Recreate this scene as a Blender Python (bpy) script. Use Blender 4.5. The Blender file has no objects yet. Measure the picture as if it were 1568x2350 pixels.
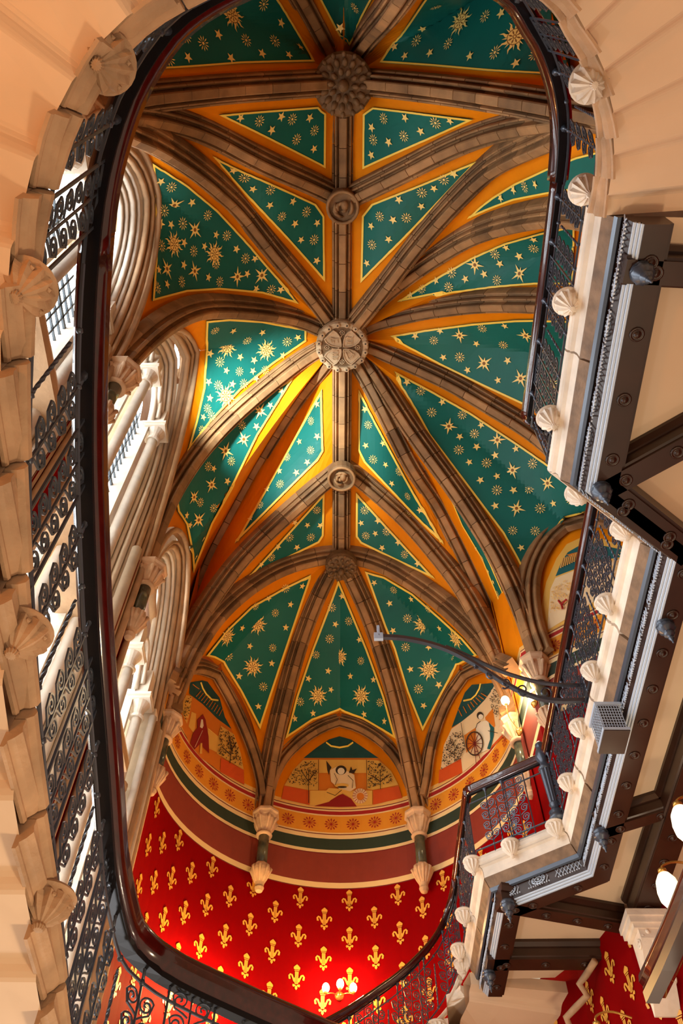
import bpy, math, random
import numpy as np
from mathutils import Vector, Matrix, bvhtree
from mathutils.geometry import delaunay_2d_cdt

random.seed(7)
V3 = Vector
S = bpy.context.scene
COL = bpy.context.scene.collection

# ------------------------------------------------------------------ camera
F_PX, PITCH, ROLL = 1931.4, math.radians(57.92), -0.0043   # image treated as 1568 x 2350
cam_d = bpy.data.cameras.new('camera')
cam_d.sensor_fit = 'VERTICAL'
cam_d.sensor_height = 36.0
cam_d.lens = F_PX / 2350 * 36.0
cam_d.clip_start = 0.05
cam = bpy.data.objects.new('camera', cam_d)
COL.objects.link(cam)
cam.matrix_world = Matrix.Rotation(math.pi / 2 + PITCH, 4, 'X') @ Matrix.Rotation(-ROLL, 4, 'Z')
S.camera = cam

# ------------------------------------------------------------------ world + exposure
w = bpy.data.worlds.new('hall_light')
S.world = w
w.use_nodes = True
w.node_tree.nodes['Background'].inputs['Color'].default_value = (1.0, 0.76, 0.52, 1)
w.node_tree.nodes['Background'].inputs['Strength'].default_value = 0.46
S.view_settings.view_transform = 'Standard'
S.view_settings.look = 'None'
S.view_settings.gamma = 1.0
S.view_settings.use_curve_mapping = False
S.view_settings.exposure = 0.28

def area(name, loc, target, sx, sy, power, color):
    l = bpy.data.lights.new(name, 'AREA')
    l.shape = 'RECTANGLE'; l.size = sx; l.size_y = sy
    l.energy = power; l.color = color
    o = bpy.data.objects.new(name, l); COL.objects.link(o)
    o.location = loc
    o.rotation_euler = (V3(target) - V3(loc)).to_track_quat('-Z', 'Y').to_euler()
    return o

def point(name, loc, power, color, r=0.08):
    l = bpy.data.lights.new(name, 'POINT'); l.energy = power; l.color = color; l.shadow_soft_size = r
    o = bpy.data.objects.new(name, l); COL.objects.link(o); o.location = loc
    return o

# added warm fill tinting the stair underside at upper left, out of frame
point('soffit_fill', (-2.7, -1.6, 1.6), 130, (1, .36, .05), .25)
# fill lights added below the camera to brighten the stair undersides
point('soffit_fill', (-2.5, 7.4, -.6), 250, (.96, .97, 1.0), .3)
point('soffit_fill', (2.4, 3.6, -1.2), 420, (1, .74, .46), .35)
point('soffit_fill', (3.0, 8.6, -1.0), 190, (1, .80, .58), .35)

# added free-floating spot for the bright vault patch, standing in for bounced daylight
sp = bpy.data.lights.new('bounce_spot', 'SPOT'); sp.energy = 2600; sp.color = (.80, .95, 1.0); sp.spot_size = math.radians(50); sp.spot_blend = .9; sp.shadow_soft_size = .12
so = bpy.data.objects.new('bounce_spot', sp); COL.objects.link(so); so.location = (-2.75, 5.1, 12.3)
so.rotation_euler = (V3((-1.7, 6.75, 14.6)) - so.location).to_track_quat('-Z', 'Y').to_euler()

# ------------------------------------------------------------------ pixel / world mapping of the photograph's survey points
CP, SP, CR, SR = math.cos(PITCH), math.sin(PITCH), math.cos(ROLL), math.sin(ROLL)
def ray(x, y):
    a = (x - 784) / F_PX; b = (1175 - y) / F_PX
    u = a * CR + b * SR; v = -a * SR + b * CR
    return V3((u, CP - v * SP, SP + v * CP))
def atZ(x, y, z):
    d = ray(x, y); return d * (z / d.z)
def atX(x, y, X):
    d = ray(x, y); return d * (X / d.x)
def at_plane(x, y, p0, n):
    d = ray(x, y); return d * (V3(p0).dot(n) / d.dot(n))
def proj(P):
    d = CP * P[1] + SP * P[2]; u = P[0] / d; v = (-SP * P[1] + CP * P[2]) / d
    return (784 + F_PX * (u * CR - v * SR), 1175 - F_PX * (u * SR + v * CR))
APY, APR = 10.86, 3.05                       # apse centre and radius
def on_cyl(x, y, R=APR):
    d = ray(x, y); A = d.x ** 2 + d.y ** 2; B = -2 * d.y * APY; Cc = APY * APY - R * R
    return d * ((-B + math.sqrt(max(B * B - 4 * A * Cc, 0))) / (2 * A))

# ------------------------------------------------------------------ materials
def mat(name, col, rough=0.6, metal=0.0, var=0.0, scale=6.0, bump=0.0, rand=0.0, emit=0.0, emitcol=None, col2=None, spec=0.5, stretch=None, coat=0.0):
    m = bpy.data.materials.new(name); m.use_nodes = True
    nt = m.node_tree; n = nt.nodes; L = nt.links; b = n['Principled BSDF']
    b.inputs['Base Color'].default_value = (*col, 1)
    b.inputs['Roughness'].default_value = rough
    b.inputs['Metallic'].default_value = metal
    b.inputs['Specular IOR Level'].default_value = spec
    b.inputs['Coat Weight'].default_value = coat
    if emit:
        b.inputs['Emission Color'].default_value = (*(emitcol or col), 1)
        b.inputs['Emission Strength'].default_value = emit
    tc = n.new('ShaderNodeNewGeometry')
    src = tc.outputs['Position']
    if stretch:
        mp = n.new('ShaderNodeMapping'); mp.inputs['Scale'].default_value = stretch
        L.new(src, mp.inputs['Vector']); src = mp.outputs['Vector']
    last = None
    if var or col2:
        no = n.new('ShaderNodeTexNoise'); no.inputs['Scale'].default_value = scale; no.inputs['Detail'].default_value = 6
        L.new(src, no.inputs['Vector'])
        rp = n.new('ShaderNodeValToRGB')
        rp.color_ramp.elements[0].position = 0.3; rp.color_ramp.elements[1].position = 0.7
        c2 = col2 if col2 else tuple(c * (1 - var) for c in col)
        rp.color_ramp.elements[0].color = (*c2, 1); rp.color_ramp.elements[1].color = (*col, 1)
        L.new(no.outputs['Fac'], rp.inputs['Fac']); last = rp.outputs['Color']
    if rand:
        oi = n.new('ShaderNodeObjectInfo')
        mr = n.new('ShaderNodeMapRange'); mr.inputs['To Min'].default_value = 1 - rand; mr.inputs['To Max'].default_value = 1 + rand * 0.6
        L.new(oi.outputs['Random'], mr.inputs['Value'])
        mx = n.new('ShaderNodeVectorMath'); mx.operation = 'SCALE'
        if last: L.new(last, mx.inputs[0])
        else: mx.inputs[0].default_value = col
        L.new(mr.outputs['Result'], mx.inputs['Scale']); last = mx.outputs['Vector']
    if last: L.new(last, b.inputs['Base Color'])
    if bump:
        nb = n.new('ShaderNodeTexNoise'); nb.inputs['Scale'].default_value = scale * 4; nb.inputs['Detail'].default_value = 8
        L.new(src, nb.inputs['Vector'])
        bp = n.new('ShaderNodeBump'); bp.inputs['Strength'].default_value = bump; bp.inputs['Distance'].default_value = 0.02
        L.new(nb.outputs['Fac'], bp.inputs['Height']); L.new(bp.outputs['Normal'], b.inputs['Normal'])
    return m

M = dict(
 orange=mat('orange_paint', (0.88, 0.25, 0.0), 0.7, var=0.18, scale=1.2, spec=0.15),
 gold=mat('gold_paint', (1.0, 0.66, 0.09), 0.5),
 green=mat('teal_green_paint', (0.006, 0.145, 0.115), 0.5, var=0.25, scale=0.8, spec=0.3),
 star=mat('gold_star_paint', (1.0, 0.70, 0.20), 0.5),
 starline=mat('star_outline_paint', (0.25, 0.09, 0.01), 0.6),
 rib=mat('vault_rib_stone', (0.40, 0.20, 0.075), 0.75, var=0.45, scale=3, bump=0.3, rand=0.35),
 boss=mat('dark_carved_stone', (0.20, 0.10, 0.035), 0.7, var=0.4, scale=6, bump=0.3),
 bosslight=mat('pale_carved_stone', (0.62, 0.42, 0.24), 0.7, var=0.3, scale=5, bump=0.3),
 capital=mat('capital_stone', (0.72, 0.46, 0.27), 0.75, var=0.3, scale=5, bump=0.4),
 marble=mat('dark_marble', (0.045, 0.055, 0.04), 0.22, col2=(0.13, 0.12, 0.07), scale=7),
 cream=mat('window_stone', (0.78, 0.66, 0.52), 0.75, var=0.25, scale=3, bump=0.3, rand=0.1),
 mould=mat('arch_moulding_stone', (0.55, 0.33, 0.17), 0.75, var=0.35, scale=3, bump=0.3),
 string=mat('stair_string_stone', (0.60, 0.36, 0.20), 0.75, var=0.4, scale=4, bump=0.5, rand=0.1),
 curb=mat('gallery_curb_stone', (0.88, 0.74, 0.60), 0.7, var=0.25, scale=4, bump=0.3, rand=0.08),
 curbdark=mat('brown_slab_stone', (0.28, 0.16, 0.085), 0.7, var=0.5, scale=7, bump=0.5),
 soffit=mat('warm_plaster', (0.80, 0.56, 0.37), 0.8, var=0.10, scale=1.2, bump=0.1),
 panel=mat('cream_plaster_panel', (0.74, 0.54, 0.36), 0.8, var=0.08, scale=1.0),
 iron=mat('black_iron', (0.065, 0.080, 0.110), 0.30, metal=0.35, spec=0.8),
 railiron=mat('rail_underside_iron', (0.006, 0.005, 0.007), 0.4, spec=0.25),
 ironlight=mat('grey_iron_and_highlight', (0.48, 0.55, 0.66), 0.35, spec=0.7),
 wood=mat('mahogany', (0.065, 0.007, 0.005), 0.18, var=0.5, scale=5, coat=0.6, stretch=(6, 1, 6)),
 beam=mat('dark_brown_beam', (0.040, 0.014, 0.007), 0.35, var=0.4, scale=3),
 red=mat('crimson_wall_paint', (0.24, 0.0, 0.001), 0.7, var=0.12, scale=0.9, spec=0.04),
 fleur=mat('gold_stencil', (0.80, 0.38, 0.05), 0.5),
 band_y=mat('yellow_band', (0.85, 0.50, 0.14), 0.6),
 band_o=mat('amber_band', (0.80, 0.30, 0.015), 0.6),
 band_m=mat('maroon_line', (0.16, 0.006, 0.006), 0.6),
 band_r=mat('red_line', (0.40, 0.012, 0.010), 0.6),
 band_c=mat('cream_line', (0.86, 0.62, 0.30), 0.6),
 band_g=mat('dark_green_band', (0.022, 0.040, 0.022), 0.6),
 band_b=mat('brick_band', (0.26, 0.030, 0.014), 0.6, var=0.1),
 p_orange=mat('mural_orange', (0.70, 0.19, 0.010), 0.6),
 p_brick=mat('mural_vermilion', (0.68, 0.085, 0.008), 0.6),
 p_yellow=mat('mural_yellow', (0.80, 0.44, 0.08), 0.6),
 p_cream=mat('mural_cream', (0.86, 0.62, 0.34), 0.6),
 p_sky=mat('mural_sky', (0.008, 0.085, 0.085), 0.6, var=0.3),
 p_dark=mat('mural_dark', (0.035, 0.016, 0.006), 0.7),
 p_red=mat('mural_red', (0.28, 0.006, 0.006), 0.6),
 p_teal=mat('mural_teal', (0.004, 0.10, 0.11), 0.6),
 p_white=mat('mural_white', (0.85, 0.72, 0.52), 0.6),
 pane=mat('bright_window_glass', (0.8, 0.9, 1.0), 0.2, emit=9.0, emitcol=(0.86, 0.94, 1.0)),
 lead=mat('leading', (0.02, 0.025, 0.03), 0.5),
 globe=mat('lit_globe', (1, 0.9, 0.7), 0.3, emit=9.0, emitcol=(1.0, 0.80, 0.48)),
 shade=mat('opal_shade', (0.95, 0.9, 0.8), 0.3, emit=1.3, emitcol=(1.0, 0.82, 0.52)),
 brass=mat('brass', (0.60, 0.34, 0.08), 0.3, metal=0.8),
)

# ------------------------------------------------------------------ object helpers
class MB:
    def __init__(s): s.v = []; s.f = []
    def add(s, vs, fs):
        o = len(s.v); s.v += [tuple(v) for v in vs]; s.f += [tuple(i + o for i in f) for f in fs]; return s
    def box(s, c, d, R=None):
        c = V3(c); vs = []
        for x in (-1, 1):
            for y in (-1, 1):
                for z in (-1, 1):
                    p = V3((x * d[0] / 2, y * d[1] / 2, z * d[2] / 2))
                    if R: p = R @ p
                    vs.append(c + p)
        return s.add(vs, [(0, 1, 3, 2), (4, 6, 7, 5), (0, 4, 5, 1), (2, 3, 7, 6), (0, 2, 6, 4), (1, 5, 7, 3)])
    def loft(s, rings, close=True, caps=True):
        n = len(rings[0]); vs = [p for r in rings for p in r]; fs = []
        for i in range(len(rings) - 1):
            for j in range(n if close else n - 1):
                k = (j + 1) % n
                fs.append((i * n + j, i * n + k, (i + 1) * n + k, (i + 1) * n + j))
        if caps and close:
            fs.append(tuple(range(n - 1, -1, -1))); fs.append(tuple((len(rings) - 1) * n + j for j in range(n)))
        return s.add(vs, fs)
    def tube(s, pts, r, n=5, caps=True):
        pts = [V3(p) for p in pts]; rings = []; up = None
        for i, p in enumerate(pts):
            t = (pts[min(i + 1, len(pts) - 1)] - pts[max(i - 1, 0)])
            if t.length < 1e-9: t = V3((0, 0, 1))
            t.normalize()
            if up is None: up = t.orthogonal().normalized()
            up = (up - t * up.dot(t)); up = up.normalized() if up.length > 1e-6 else t.orthogonal().normalized()
            sd = t.cross(up); rr = r[i] if isinstance(r, (list, tuple)) else r
            rings.append([p + (up * math.cos(2 * math.pi * k / n) + sd * math.sin(2 * math.pi * k / n)) * rr for k in range(n)])
        return s.loft(rings, True, caps)
    def lathe(s, prof, c=(0, 0, 0), n=12, R=None, scale=None, caps=True):
        rings = []
        for (r, z) in prof:
            ring = []
            for k in range(n):
                a = 2 * math.pi * k / n; rr = r * (scale(k, z) if scale else 1)
                p = V3((rr * math.cos(a), rr * math.sin(a), z))
                if R: p = R @ p
                ring.append(V3(c) + p)
            rings.append(ring)
        return s.loft(rings, True, caps)
    def sphere(s, c, r, n=8):
        m = n // 2 + 1; r3 = r if isinstance(r, (list, tuple)) else (r, r, r)
        rings = [[V3(c) + V3((r3[0] * math.sin(a) * math.cos(2 * math.pi * k / n), r3[1] * math.sin(a) * math.sin(2 * math.pi * k / n), r3[2] * math.cos(a))) for k in range(n)]
                 for a in [0.02 + (math.pi - 0.04) * i / m for i in range(m + 1)]]
        return s.loft(rings, True, True)
    def mesh(s, name, m, smooth=False):
        me = bpy.data.meshes.new(name); me.from_pydata([tuple(v) for v in s.v], [], s.f); me.validate(); me.update()
        for mm in (m if isinstance(m, (list, tuple)) else [m]): me.materials.append(mm)
        if smooth:
            me.polygons.foreach_set('use_smooth', [True] * len(me.polygons))
        return me
    def build(s, name, m, parent=None, smooth=False):
        return link(name, s.mesh(name, m, smooth), parent)

def link(name, me, parent=None, loc=None, R=None):
    o = bpy.data.objects.new(name, me); COL.objects.link(o)
    if parent is not None: o.parent = parent
    if R is not None: o.matrix_basis = Matrix.Translation(loc or V3()) @ R.to_4x4()
    elif loc is not None: o.location = loc
    return o

def tag(o, label=None, cat=None, group=None, kind=None):
    if label: o['label'] = label
    if cat: o['category'] = cat
    if group: o['group'] = group
    if kind: o['kind'] = kind
    return o
def thing(name, label, cat, group=None, loc=(0, 0, 0)):
    o = bpy.data.objects.new(name, None); COL.objects.link(o); o.location = loc; o.empty_display_size = 0.1
    return tag(o, label, cat, group)
def struct(name):
    o = bpy.data.objects.new(name, None); COL.objects.link(o); o['kind'] = 'structure'; return o

def lerp(a, b, t): return a + (b - a) * t
def resample(pts, n):
    pts = [V3(p) for p in pts]; L = [0]
    for a, b in zip(pts, pts[1:]): L.append(L[-1] + (b - a).length)
    out = []; j = 0
    for i in range(n):
        s = L[-1] * i / (n - 1)
        while j < len(L) - 2 and L[j + 1] < s: j += 1
        t = (s - L[j]) / max(L[j + 1] - L[j], 1e-9); out.append(pts[j].lerp(pts[j + 1], min(max(t, 0), 1)))
    return out
def smooth_pts(pts, it=1):
    pts = [V3(p) for p in pts]
    for _ in range(it):
        q = [pts[0]]
        for a, b in zip(pts, pts[1:]): q += [a.lerp(b, .25), a.lerp(b, .75)]
        q.append(pts[-1]); pts = q
    return pts
def frame(nrm, up=V3((0, 0, 1))):
    z = V3(nrm).normalized(); x = up.cross(z)
    if x.length < 1e-4: x = V3((1, 0, 0))
    x.normalize(); y = z.cross(x)
    return Matrix((x, y, z)).transposed()

def in_poly(p, poly):
    x, y = p; c = False; n = len(poly)
    for i in range(n):
        x1, y1 = poly[i]; x2, y2 = poly[i - 1]
        if (y1 > y) != (y2 > y) and x < (x2 - x1) * (y - y1) / (y2 - y1) + x1: c = not c
    return c
def dense(poly, st, closed=True):
    out = []; n = len(poly)
    for i in range(n if closed else n - 1):
        a = poly[i]; b = poly[(i + 1) % n]; k = max(1, int(math.hypot(b[0] - a[0], b[1] - a[1]) / st))
        out += [(a[0] + (b[0] - a[0]) * j / k, a[1] + (b[1] - a[1]) * j / k) for j in range(k)]
    if not closed: out.append(poly[-1])
    return out
def sheet(poly, surf, st=14, off=0.0):
    """painted patch: the outline surveyed on the wall or web it belongs to, meshed so that it follows that surface"""
    bd = dense(poly, st); vs = [V3((p[0], p[1])) for p in bd]; ed = [(i, (i + 1) % len(bd)) for i in range(len(bd))]
    x0, x1 = min(p[0] for p in bd), max(p[0] for p in bd); y0, y1 = min(p[1] for p in bd), max(p[1] for p in bd)
    y = y0 + st / 2
    while y < y1:
        x = x0 + st / 2
        while x < x1:
            if in_poly((x, y), poly) and min((x - q[0]) ** 2 + (y - q[1]) ** 2 for q in bd) > (st * .45) ** 2: vs.append(V3((x, y)))
            x += st
        y += st
    r = delaunay_2d_cdt([v.to_2d() for v in vs], ed, [], 1, 1e-4)
    return [surf(v[0], v[1], off) for v in r[0]], [tuple(f) for f in r[2]]
def inset(poly, d):
    n = len(poly); A = sum(poly[i - 1][0] * poly[i][1] - poly[i][0] * poly[i - 1][1] for i in range(n)); sg = 1 if A > 0 else -1; out = []
    for i in range(n):
        p0, p1, p2 = V3((*poly[i - 1], 0)), V3((*poly[i], 0)), V3((*poly[(i + 1) % n], 0))
        a = (p1 - p0).normalized(); b = (p2 - p1).normalized()
        na = V3((-a.y, a.x, 0)) * sg; nb = V3((-b.y, b.x, 0)) * sg; m = na + nb
        if m.length < 1e-4: m = na
        m.normalize(); k = min(1 / max(m.dot(na), 0.3), 2.5); q = p1 + m * d * k; out.append((q.x, q.y))
    return out
def ringstrip(poly, surf, wd, st=12, off=0.0):
    a = dense(poly, st); vs = []; fs = []; n = len(a); b = inset(a, wd)
    for p, q in zip(a, b): vs += [surf(p[0], p[1], off), surf(q[0], q[1], off)]
    for i in range(n):
        j = (i + 1) % n; fs.append((2 * i, 2 * j, 2 * j + 1, 2 * i + 1))
    return vs, fs
# ------------------------------------------------------------------ vault: key points
HS = 10.56
BU = V3((0, 1.36, 15.4)); BV = V3((0.0, 3.34, 15.85)); BM = V3((0, 6.03, 16.0)); BS = V3((0, 8.72, 15.6)); BL = V3((0, 10.69, 15.15))
SPR = dict(C=(-3.05, 1.30), B=(-3.05, 4.41), E=(-3.05, 7.64), A=(-3.05, 10.86), D=(-1.47, 13.48),
           c=(3.05, 1.30), f=(3.32, 2.55), g=(4.75, 3.9), h=(4.85, 7.6), e=(3.32, 9.51), a=(3.08, 10.90), d=(1.53, 13.48),
           N=(-1.5, -1.28), n=(1.5, -1.28))
SPR = {k: V3((*v, HS)) for k, v in SPR.items()}
# survey of the rib centre lines in the photograph; each rib is a real curve in the vertical plane boss - springer
RIBT = dict(
 UC=(BU, 'C', [(740, 194), (550, 205), (400, 220), (325, 228)]),
 Uc=(BU, 'c', [(849, 192), (1034, 212), (1184, 235), (1270, 250)]),
 UN=(BU, 'N', [(765, 130), (745, 95), (695, 0)]),
 Un=(BU, 'n', [(814, 130), (845, 85), (921, 0)]),
 VC=(BV, 'C', [(750, 440), (600, 375), (500, 319), (435, 292), (360, 272), (312, 267)]),
 Vc=(BV, 'c', [(824, 447), (924, 398), (1024, 345), (1109, 311), (1184, 292), (1269, 280)]),
 MC=(BM, 'C', [(745, 722), (697, 660), (645, 600), (600, 545), (550, 480), (500, 434), (450, 392), (390, 352), (340, 323), (295, 306)]),
 MB=(BM, 'B', [(720, 745), (650, 725), (575, 716), (500, 711), (450, 716), (400, 737), (350, 772), (300, 820), (280, 845)]),
 ME=(BM, 'E', [(722, 807), (620, 885), (525, 967), (455, 1045), (405, 1120), (371, 1190), (352, 1240), (340, 1290)]),
 MA=(BM, 'A', [(745, 842), (690, 908), (640, 985), (590, 1068), (550, 1140), (515, 1205), (482, 1268), (450, 1345), (418, 1440), (398, 1530), (384, 1610)]),
 SA=(BS, 'A', [(755, 1103), (660, 1185), (565, 1275), (500, 1360), (450, 1440), (415, 1520), (395, 1600)]),
 LA=(BL, 'A', [(740, 1280), (645, 1306), (560, 1360), (490, 1427), (440, 1510), (410, 1580), (394, 1620)]),
 LD=(BL, 'D', [(757, 1315), (720, 1395), (686, 1490), (656, 1600), (634, 1695), (618, 1780), (610, 1860)]),
 Ld=(BL, 'd', [(800, 1315), (840, 1400), (874, 1495), (903, 1590), (925, 1685), (943, 1770), (960, 1860)]),
 La=(BL, 'a', [(821, 1282), (884, 1302), (949, 1342), (1009, 1385), (1064, 1435), (1109, 1485), (1144, 1550), (1176, 1615)]),
 Sa=(BS, 'a', [(812, 1092), (870, 1140), (940, 1205), (999, 1275), (1054, 1345), (1094, 1415), (1134, 1495), (1164, 1565), (1186, 1625)]),
 Ma=(BM, 'a', [(824, 838), (859, 900), (909, 1000), (949, 1080), (1000, 1150), (1029, 1205), (1064, 1275), (1104, 1360), (1139, 1440), (1174, 1525), (1194, 1600)]),
 Me=(BM, 'e', [(839, 825), (884, 895), (934, 975), (984, 1045), (1040, 1120), (1100, 1210), (1150, 1295), (1197, 1400), (1226, 1490)]),
 Mh=(BM, 'h', [(849, 797), (934, 835), (1034, 880), (1134, 940), (1209, 985), (1264, 1030)]),
 Mg=(BM, 'g', [(850, 745), (900, 733), (960, 718), (1040, 706), (1120, 698), (1225, 699)]),
 Mf=(BM, 'f', [(850, 712), (900, 665), (960, 620), (1020, 580), (1080, 545), (1150, 520), (1250, 500)]),
 Mc=(BM, 'c', [(834, 725), (870, 680), (915, 620), (949, 575), (999, 515), (1064, 445), (1119, 392), (1184, 355), (1269, 320)]),
)
def rib_curve(P0, key, tr):
    P1 = SPR[key]; h = V3((P1.x - P0.x, P1.y - P0.y, 0)); Lh = h.length; h.normalize(); n = V3((-h.y, h.x, 0))
    pts = [P0.copy()]
    for q in tr:
        Q = at_plane(q[0], q[1], P0, n); s = (Q - P0).dot(h)
        if s < 0.2 or Q.z < HS + .1: continue
        z = Q.z
        pts.append(V3((P0.x + h.x * s, P0.y + h.y * s, z)))
    last = pts[-1]; sl = (last - P0).dot(h)
    if last.z > HS + 1.2:                      # finish the arch down to its springer
        for t in (0.35, 0.65, 0.85):
            s = lerp(sl, Lh, 1 - (1 - t) ** 1.7); z = lerp(last.z, HS, t)
            pts.append(V3((P0.x + h.x * s, P0.y + h.y * s, z)))
    pts.append(P1.copy())
    # ease the first trace point against survey noise
    return resample(smooth_pts(pts, 2), 33)
RC = {k: rib_curve(*v) for k, v in RIBT.items()}
RC['UV'] = resample([BU, BU.lerp(BV, .5) + V3((0, 0, .02)), BV], 9)
RC['VM'] = resample([BV, BM], 9); RC['MS'] = resample([BM, BM.lerp(BS, .5) + V3((0, 0, -.1)), BS], 9); RC['SL'] = resample([BS, BL], 9)

def up_normals(c):
    out = []
    for i, p in enumerate(c):
        t = (c[min(i + 1, len(c) - 1)] - c[max(i - 1, 0)]).normalized()
        h = V3((t.x, t.y, 0))
        if h.length < 1e-3: h = V3((c[-1].x - c[0].x, c[-1].y - c[0].y, 0))
        h.normalize(); sd = V3((-h.y, h.x, 0)); n = t.cross(sd) if t.cross(sd).z > 0 else sd.cross(t)
        nn = t.cross(sd)
        if nn.z < -1e-4 or (abs(nn.z) <= 1e-4 and nn.dot(h) < 0): nn = -nn
        out.append((sd, nn.normalized()))
    return out
WOFF = 0.16
def web_curve(c):
    return [p + n * WOFF for p, (s, n) in zip(c, up_normals(c))]

# ------------------------------------------------------------------ webs (cells between the ribs)
ceiling = struct('ceiling')
def P(x, y, z): return V3((x, y, z))
def arch3(p0, pts, p1): return smooth_pts([p0] + pts + [p1], 2)
Dn = lambda k: SPR[k] + V3((0, 0, 0))
# wall arches (the third side of the lunette cells): left half / right half around their apex
AP_CB = P(-2.92, 2.85, 13.95); AP_BE = P(-2.72, 5.85, 15.0); AP_EA = P(-2.95, 9.25, 13.3)
AP_AD = on_cyl(500, 1532, 2.95); AP_DD = on_cyl(780, 1645, 2.95); AP_ad = on_cyl(1062, 1535, 2.95)
AP_eh = None; AP_gf = P(4.6, 3.1, 13.3); AP_hg = P(5.0, 5.8, 14.2); AP_Nn = P(0, -1.6, 13.6); AP_CN = P(-2.7, -0.3, 13.6); AP_cn = P(2.7, -0.3, 13.6)
AP_ea = P(3.28, 10.2, 12.0); AP_cf = P(3.3, 1.9, 12.3)
nR = V3((-(9.43 - 8.76), -(4.29 - 3.40), 0)).normalized(); pR0 = V3((3.40, 9.43, 0))
def rsurf(x, y, off): return at_plane(x, y, pR0 + nR * off, nR)
AP_eh = rsurf(1298, 1199, .16)
E_ARCH = [rsurf(x, y, .14) for x, y in [(1240, 1490), (1222, 1440), (1212, 1380), (1213, 1325), (1227, 1278), (1256, 1231)]]
def warch(key, ap, sw=0.45):
    if key == 'e' and ap is AP_eh: return smooth_pts([SPR['e']] + E_ARCH + [ap], 1)
    s = SPR[key]; o = []
    for t in (0.25, 0.5, 0.75, 0.92):
        a = s.lerp(ap, 1); k = (1 - math.cos(t * math.pi / 2))
        o.append(V3((lerp(s.x, ap.x, k), lerp(s.y, ap.y, k), lerp(s.z, ap.z, math.sin(t * math.pi / 2)))))
    return arch3(s, o, ap)
def cell_lunette(b1, r1, b2, r2, ap):
    """boss shared by both ribs; ridge from boss to the wall-arch apex"""
    out = []
    for rk in (r1, r2):
        key = rk[1]; boss = RIBT[rk][0]
        A = web_curve(RC[rk])
        B0 = boss + V3((0, 0, WOFF)); mid = B0.lerp(ap, .5) + V3((0, 0, .35 + .10 * abs(B0.z - ap.z)))
        ridge = smooth_pts([B0, mid, ap], 3)
        wa = list(reversed(warch(key, ap)))
        Bc = resample(ridge + wa[1:], 33)
        out.append((A, Bc))
    return out
def cell_pair(ra, rb):          # two ribs that meet at one springer, joined by a ridge piece
    A = web_curve(RC[ra]); B = web_curve(RC[rb]); return (A, B)
CELLS = dict(
 CB=cell_lunette(0, 'MC', 0, 'MB', AP_CB), BE=cell_lunette(0, 'MB', 0, 'ME', AP_BE), EA=cell_lunette(0, 'ME', 0, 'MA', AP_EA),
 AD=cell_lunette(0, 'LA', 0, 'LD', AP_AD), DD=cell_lunette(0, 'LD', 0, 'Ld', AP_DD), ad=cell_lunette(0, 'La', 0, 'Ld', AP_ad),
 ea=[cell_pair('Me', 'Ma')], eh=cell_lunette(0, 'Me', 0, 'Mh', AP_eh), hg=cell_lunette(0, 'Mh', 0, 'Mg', AP_hg),
 gf=cell_lunette(0, 'Mg', 0, 'Mf', AP_gf),cf=[cell_pair('Mf', 'Mc')],
 CN=cell_lunette(0, 'UC', 0, 'UN', AP_CN), Nn=cell_lunette(0, 'UN', 0, 'Un', AP_Nn), cn=cell_lunette(0, 'Uc', 0, 'Un', AP_cn),
 UVl=[cell_pair('UC', 'VC')], UVr=[cell_pair('Uc', 'Vc')], VMl=[cell_pair('VC', 'MC')], VMr=[cell_pair('Vc', 'Mc')],
 MSl=[cell_pair('MA', 'SA')], MSr=[cell_pair('Ma', 'Sa')], SLl=[cell_pair('SA', 'LA')], SLr=[cell_pair('Sa', 'La')],
)
def patch_mesh(mb, A, B, nu=10):
    n = len(A); vs = []
    for i in range(n):
        for j in range(nu + 1):
            vs.append(A[i].lerp(B[i], j / nu))
    fs = [(i * (nu + 1) + j, i * (nu + 1) + j + 1, (i + 1) * (nu + 1) + j + 1, (i + 1) * (nu + 1) + j) for i in range(n - 1) for j in range(nu)]
    mb.add(vs, fs)

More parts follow.
